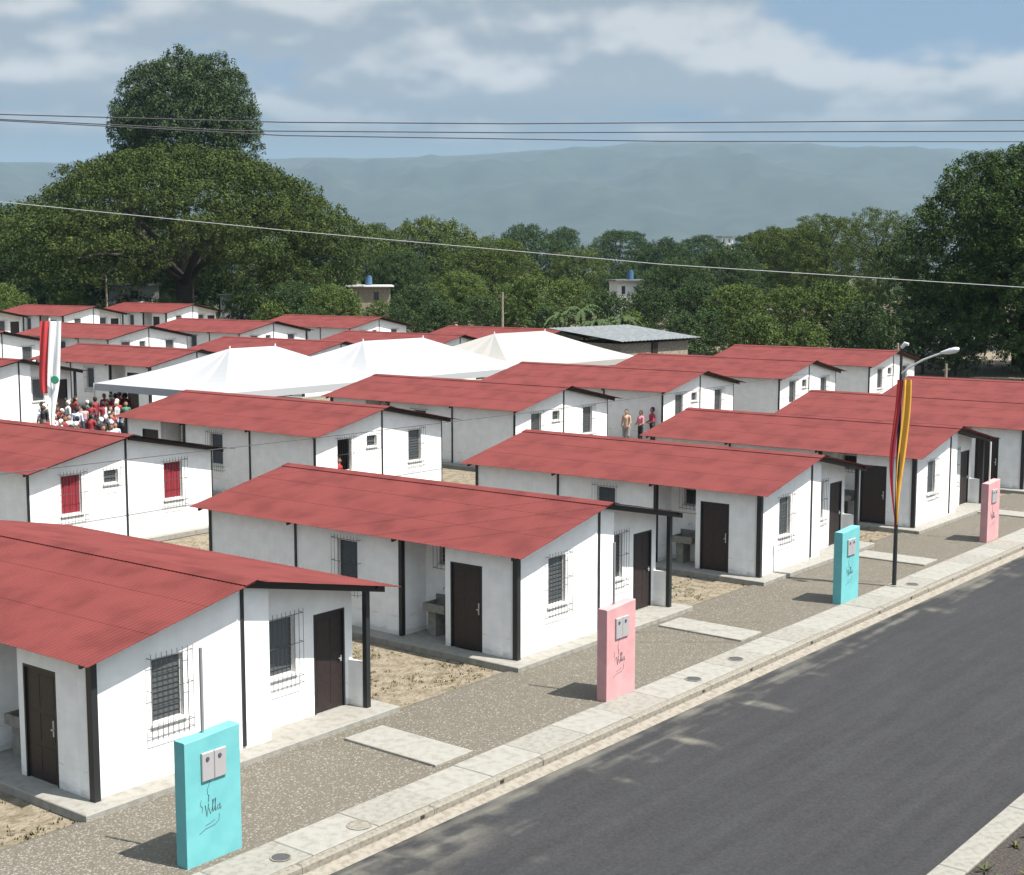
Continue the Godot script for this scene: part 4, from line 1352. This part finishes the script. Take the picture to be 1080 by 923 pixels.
func build_street():
	# meter pillars
	var ps := [[-.64, 3.21, "teal", true, false], [10.08, 3.41, "pink", true, false], [21.1, 3.42, "teal", false, false], [32.12, 3.35, "pink", true, true]]
	var labels := ["turquoise meter pillar with a dark grey conduit rising from its top", "pink meter pillar with a grey conduit rising from its top", "turquoise meter pillar without a conduit, beside the banner pole", "pink meter pillar with a pale pipe rising from its top"]
	for i in 4:
		var s: Array = ps[i]
		var p := base("meter_pillar", Vector3(s[0], -.12, s[1]))
		tag(p, labels[i], "pillar", "painted meter pillars along the pavement")
		var w := 1.06
		var d := .24
		var h := 2.0
		var st := mb()
		# body with a slightly wavy sloping cap
		var n := 8
		for k in n:
			var xa := w * k / n
			var xb := w * (k + 1) / n
			var ya := h - .05 + .05 * smoothstep(0, 1, float(k) / n)
			var yb := h - .05 + .05 * smoothstep(0, 1, float(k + 1) / n)
			quad(st, Vector3(xa, 0, 0), Vector3(xb, 0, 0), Vector3(xb, yb - .012, 0), Vector3(xa, ya - .012, 0), Vector3.BACK)
			quad(st, Vector3(xa, 0, -d), Vector3(xb, 0, -d), Vector3(xb, yb - .012, -d), Vector3(xa, ya - .012, -d), Vector3.FORWARD)
			quad(st, Vector3(xa, ya, -.012), Vector3(xb, yb, -.012), Vector3(xb, yb, -d + .012), Vector3(xa, ya, -d + .012), Vector3.UP)
			quad(st, Vector3(xa, ya - .012, 0), Vector3(xb, yb - .012, 0), Vector3(xb, yb, -.012), Vector3(xa, ya, -.012), Vector3(0, 1, 1).normalized())
			quad(st, Vector3(xa, ya - .012, -d), Vector3(xb, yb - .012, -d), Vector3(xb, yb, -d + .012), Vector3(xa, ya, -d + .012), Vector3(0, 1, -1).normalized())
		quad(st, Vector3(0, 0, 0), Vector3(0, h - .062, 0), Vector3(0, h - .062, -d), Vector3(0, 0, -d), Vector3.LEFT)
		quad(st, Vector3(w, 0, 0), Vector3(w, h - .012, 0), Vector3(w, h - .012, -d), Vector3(w, 0, -d), Vector3.RIGHT)
		quad(st, Vector3(0, h - .062, 0), Vector3(0, h - .05, -.012), Vector3(0, h - .05, -d + .012), Vector3(0, h - .062, -d), Vector3.LEFT)
		quad(st, Vector3(w, h - .012, 0), Vector3(w, h, -.012), Vector3(w, h, -d + .012), Vector3(w, h - .012, -d), Vector3.RIGHT)
		part(st, "body", M[s[2]], p)
		for k in 2:
			st = mb()
			var x := .30 + k * .235
			bevel_box(st, Vector3(x, 0, 0), Vector3(x + .23, .035, .44), .01)
			var o := part(st, "meter_box", M.meter, p)
			o.rotation.x = PI / 2
			o.position = Vector3(0, h - .28, .002)
			st = mb()
			tube(st, [Vector3(x + .1, .034, .1), Vector3(x + .1, .05, .1)], [.035, .03], 10)
			part(st, "dial", M.ink, o)
		# painted script emblem: flame, lettering and underline
		st = mb()
		var c := Vector3(.46, 0, .001)
		stroke(st, [[.0, 1.26], [-.015, 1.20], [-.05, 1.13], [-.045, 1.06], [-.02, 1.02]], c, .006)
		stroke(st, [[-.02, 1.04], [-.03, .98], [-.035, .94]], c, .010)
		stroke(st, [[-.17, 1.0], [-.19, .92], [-.15, .88], [-.16, .80]], c, .006)
		stroke(st, [[-.10, .90], [-.07, .72], [-.03, .91]], c, .011)                       # V
		stroke(st, [[-.03, .84], [.0, .74], [.03, .80]], c, .008)                           # i
		stroke(st, [[.03, .78], [.065, .95], [.045, .95], [.05, .76], [.08, .80]], c, .008)   # l
		stroke(st, [[.08, .78], [.11, .96], [.09, .95], [.10, .76], [.13, .80]], c, .008)   # l
		stroke(st, [[.18, .84], [.14, .83], [.14, .77], [.18, .79], [.185, .86], [.19, .76], [.22, .80]], c, .008)   # a
		stroke(st, [[.17, .70], [.16, .60], [.08, .55], [-.1, .53], [-.22, .48]], c, .007)
		stroke(st, [[-.10, .58], [.0, .60], [.08, .63]], c, .006)
		part(st, "emblem", M.ink, p)
		if s[3]:
			st = mb()
			tube(st, [Vector3(.48, h - .1, -.16), Vector3(.48, h + 1.28, -.16)], [.028], 8)
			part(st, "conduit", M.pale_pipe if s[4] else M.conduit, p)
	# concrete paths from the pavement to each porch
	for i in 5:
		var st := mb()
		bevel_box(st, Vector3(0, -.05, 0), Vector3(1.02, .06, 2.35), .012)
		var o := structure(st, "path", M.concrete)
		o.position = Vector3([5.02, 16.1, 27.3, 37.6, 48.5][i], -.125, .85)
		o.rotation.y = .01 * (i - 2)
	# manhole covers let into the pavement
	for q in [[2.15, 4.05, .19], [.5, 4.0, .15], [12.6, 3.98, .17], [14.6, 3.9, .17], [24.6, 3.95, .17]]:
		var st := mb()
		disc(st, Vector3(0, .006, 0), q[2], .03)
		var o := part(st, "manhole_cover", M.iron if q[2] != .19 else M.kerb)
		o.position = Vector3(q[0], -.094, q[1])
		var st2 := mb()
		for k in 16:
			var a := Vector3(cos(TAU * k / 16), 0, sin(TAU * k / 16))
			var b := Vector3(cos(TAU * (k + 1) / 16), 0, sin(TAU * (k + 1) / 16))
			var r0: float = q[2] * .95
			var r1: float = q[2] * 1.12
			quad(st2, a * r0 + Vector3(0, .012, 0), b * r0 + Vector3(0, .012, 0), b * r1 + Vector3(0, .012, 0), a * r1 + Vector3(0, .012, 0), Vector3.UP)
		part(st2, "rim", M.kerb, o)
		tag(o, "small round cover set into the pavement", "manhole cover", "round covers in the pavement")
	# lamp post with the banner
	lamp_post(Vector3(24.1, -.1, 3.62), 6.75, true, "dark lamp post with a curved arm on the pavement carrying the yellow and red banner")
	banner(Vector3(24.1, 0, 3.62), 5.75, 1.55, [["flag_red", -.14, -.02, 1.0], ["flag_blue", -.04, .01, .9], ["yellow", .0, .24, .97]], "long yellow and red banner hanging from the dark lamp post", "")
	lamp_post(Vector3(19.6, gy(-30) , -30.0), 6.2, false, "thin pole on the back street carrying the red and white banner")
	banner(Vector3(19.6, 0, -30.0), 6.75, 2.1, [["flag_red", -.38, -.02, .62], ["flag_white", -.02, .46, 1.0]], "long red and white banner with a green emblem hanging beside the crowd", "emblem")
	# utility poles far behind
	for q in [[1000, 104, 384, "short grey utility pole behind the last house of the road"], [113, 148, 290, "thin utility pole beneath the spreading tree"], [530, 128, 308, "thin utility pole in front of the bright green trees"], [948, 100, 362, "utility pole behind the last back row house"]]:
		var p := on_ground(q[0], q[1])
		var h: float = at_depth(q[0], q[2], q[1]).y - p.y
		var t := base("utility_pole", p)
		var st := mb()
		tube(st, [Vector3(0, -.2, 0), Vector3(0, h, 0)], [.13, .09], 8)
		part(st, "pole", M.block, t)
		st = mb(); box(st, Vector3(-.7, h - .5, -.05), Vector3(.7, h - .4, .05)); part(st, "crossarm", M.bark, t)
		tag(t, q[3], "pole")
	# overhead wires crossing the street
	var wires := [[[-60, 119], [300, 129], [540, 130.5], [1140, 126.5], 30.0], [[-60, 123], [250, 138], [540, 140], [1140, 138], 31.0], [[-60, 124], [300, 143], [700, 149], [1140, 149.5], 32.0]]
	for q in wires:
		var pts := []
		for k in 4: pts.append(at_depth(q[k][0], q[k][1], q[4]))
		wire("overhead_wire", "%s dark overhead wire of three strung high across the sky" % ["topmost", "middle", "lowest"][wires.find(q)], pts, .012, M.cable, "three dark overhead wires")
	wire("service_wire", "pale slack wire slanting across the trees", [at_depth(-60, 207, 38), at_depth(300, 243, 38), at_depth(700, 279, 38), at_depth(1140, 307, 38)], .011, M.pale_cable)
	wire("house_wire", "thin dark cable strung along the back gables of the second row", [Vector3(6, 3.35, -14.6), Vector3(21, 3.2, -14.7), Vector3(33, 3.15, -14.7), Vector3(44, 3.2, -14.7), Vector3(56, 3.3, -14.8)], .012, M.cable)
	# plants in the bed across the road
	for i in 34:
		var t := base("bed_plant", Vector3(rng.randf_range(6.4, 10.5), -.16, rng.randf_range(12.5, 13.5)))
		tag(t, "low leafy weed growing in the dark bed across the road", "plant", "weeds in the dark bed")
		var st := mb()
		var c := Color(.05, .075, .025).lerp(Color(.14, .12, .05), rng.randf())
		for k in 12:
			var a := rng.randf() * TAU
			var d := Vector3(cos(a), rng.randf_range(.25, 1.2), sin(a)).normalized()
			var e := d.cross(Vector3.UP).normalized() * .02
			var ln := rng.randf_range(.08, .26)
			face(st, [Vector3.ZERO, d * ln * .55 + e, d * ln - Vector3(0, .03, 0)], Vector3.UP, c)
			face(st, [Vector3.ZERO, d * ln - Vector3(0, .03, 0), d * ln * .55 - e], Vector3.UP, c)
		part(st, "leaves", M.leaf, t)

func lamp_post(at: Vector3, h: float, lamp: bool, label: String):
	var t := base("lamp_post" if lamp else "banner_pole", at)
	tag(t, label, "lamp post" if lamp else "pole")
	var st := mb()
	tube(st, [Vector3(0, 0, 0), Vector3(0, h * .5, 0), Vector3(0, h, 0)], [.065, .05, .038], 10)
	part(st, "pole", M.black if lamp else M.frame, t)
	if not lamp: return
	st = mb()
	bevel_box(st, Vector3(-.14, -.02, -.14), Vector3(.14, .03, .14), .01)
	part(st, "base_plate", M.concrete2, t)
	st = mb()
	tube(st, [Vector3(0, h - .75, 0), Vector3(0, h - .55, .25), Vector3(0, h - .32, .65), Vector3(0, h - .12, 1.15)], [.03, .03, .027, .025], 8)
	part(st, "arm", M.lamp, t)
	st = mb()
	# lamp head: a flattened tapering shell
	var prof := [[0.0, .035, .035], [.1, .065, .055], [.24, .095, .08], [.4, .105, .085], [.49, .07, .06], [.52, .015, .015]]
	for i in prof.size() - 1:
		for k in 12:
			var q := []
			for e in [[i, k], [i, k + 1], [i + 1, k + 1], [i + 1, k]]:
				var a: float = TAU * e[1] / 12.0
				q.append(Vector3(cos(a) * prof[e[0]][1], sin(a) * prof[e[0]][2] + prof[e[0]][0] * .22, prof[e[0]][0]))
			for j in [0, 1, 2, 0, 2, 3]:
				st.set_smooth_group(0); st.set_uv(Vector2.ZERO); st.add_vertex(q[j])
	st.generate_normals()
	var o := part(st, "lamp_head", M.lamp, t)
	o.position = Vector3(0, h - .12, 1.12)
	st = mb()
	tube(st, [Vector3(0, h - .02, 0), Vector3(0, h + .1, .1), Vector3(0, h + .08, .2)], [.05, .06, .04], 8)
	part(st, "insulator", M.lamp, t)

func banner(at: Vector3, top: float, bottom: float, strips: Array, label: String, emblem: String):
	var t := base("banner", Vector3(at.x, bottom, at.z))
	tag(t, label, "banner")
	var U := Vector3(.62, 0, .785)       # cloth hangs across the view of the street
	var V := Vector3(-.785, 0, .62)
	for s in strips:
		var st := mb()
		var n := 26
		var rows := []
		for i in n + 1:
			var f: float = i / float(n) * s[3]
			var pinch := 1.0 - smoothstep(.45, 1.0, f) * .78
			var y := lerpf(top, bottom, f) - bottom
			var row := []
			for k in 7:
				var g := k / 6.0
				var u: float = lerpf(s[1], s[2], g) * pinch + .05 * sin(f * 5.0 + 1.0) - .10 * sin(f * PI) * (1.0 if s[1] < 0 else .1)
				var v: float = .07 + .05 * sin(g * 9.0 + f * 3.0 + s[1] * 9.0) * (1.0 - f * .5) + .03 * sin(f * 9.0)
				if s[0] == "flag_blue": v -= .02
				row.append(U * u + V * v + Vector3(0, y, 0))
			rows.append(row)
		for i in n:
			for k in 6:
				for q in [[i, k], [i, k + 1], [i + 1, k + 1], [i, k], [i + 1, k + 1], [i + 1, k]]:
					st.set_smooth_group(0); st.set_uv(Vector2.ZERO); st.add_vertex(rows[q[0]][q[1]])
		st.generate_normals()
		part(st, "stripe", M[s[0]], t)
	if emblem:
		var st := mb()
		tube(st, [V * .16 + U * .18 + Vector3(0, (top - bottom) * .5, 0), V * .2 + U * .18 + Vector3(0, (top - bottom) * .5, 0)], [.17, .15], 14)
		part(st, "emblem", M.flag_green, t)

func build_people():
	poses = [make_pose(0.0, .05, false), make_pose(.55, .0, false), make_pose(.15, .12, false), make_pose(.3, .03, true)]
	var skins := [Color(.30, .16, .10), Color(.40, .24, .16), Color(.22, .11, .07)]
	var dark := Color(.012, .01, .009)
	# three people by the second row's side wall
	var g := "three people talking by a grey wall"
	person("person in a beige top and grey skirt beside two people in red", g, Vector3(42.0, .57, -17.4), -1.5, 3, Color(.42, .27, .2), Color(.22, .21, .2), dark, skins[1], .97)
	person("person in a pink shirt and black trousers standing between two others by a wall", g, Vector3(42.3, .57, -16.8), -1.9, 1, Color(.55, .19, .24), Color(.015, .015, .018), dark, skins[0], .95)
	person("person in a dark red shirt and black trousers standing by a grey wall", g, Vector3(42.75, .57, -16.45), -2.3, 1, Color(.27, .03, .06), Color(.015, .018, .025), dark, skins[2], 1.03)
	# person in the gable window
	person("person in a red shirt sitting at the gable window of a white house", "", Vector3(21.8, .69, -16.12), .6, 1, Color(.32, .03, .04), Color(.03, .03, .05), dark, skins[0], .86)
	# crowd beside the tent
	var shirts := [["red", Color(.3, .025, .03)], ["white", Color(.5, .5, .5)], ["dark red", Color(.2, .02, .03)], ["white", Color(.5, .5, .52)], ["pale blue", Color(.42, .5, .62)], ["red", Color(.24, .02, .025)], ["black", Color(.02, .02, .025)], ["pink", Color(.42, .24, .24)], ["green", Color(.04, .16, .1)]]
	var pants := [["blue jeans", Color(.06, .09, .17)], ["black trousers", Color(.02, .02, .022)], ["grey trousers", Color(.2, .2, .2)]]
	for i in 60:
		var u := rng.randf_range(46, 144)
		var z := rng.randf_range(-40.5, -29.5)
		# along the ray of pixel column u at depth given by z
		var d := (cam_basis * Vector3((u - 540.0) / 1504.7, -.05, -1.0))
		var s := (z - cam_pos.z) / d.z
		var x := cam_pos.x + d.x * s
		var a: Array = shirts[rng.randi() % shirts.size()]
		var b: Array = pants[rng.randi() % 3]
		var hat := rng.randf() < .22
		person("person in a %s shirt and %s in the crowd by the tent" % [a[0], b[0]], "crowd by the tent, %s shirt and %s" % [a[0], b[0]], Vector3(x, gy(z) + .02, z), rng.randf() * TAU, [0, 1, 2, 0][rng.randi() % 4], a[1], b[1], Color(.7, .7, .7) if hat else dark, skins[rng.randi() % 3], rng.randf_range(.92, 1.05))
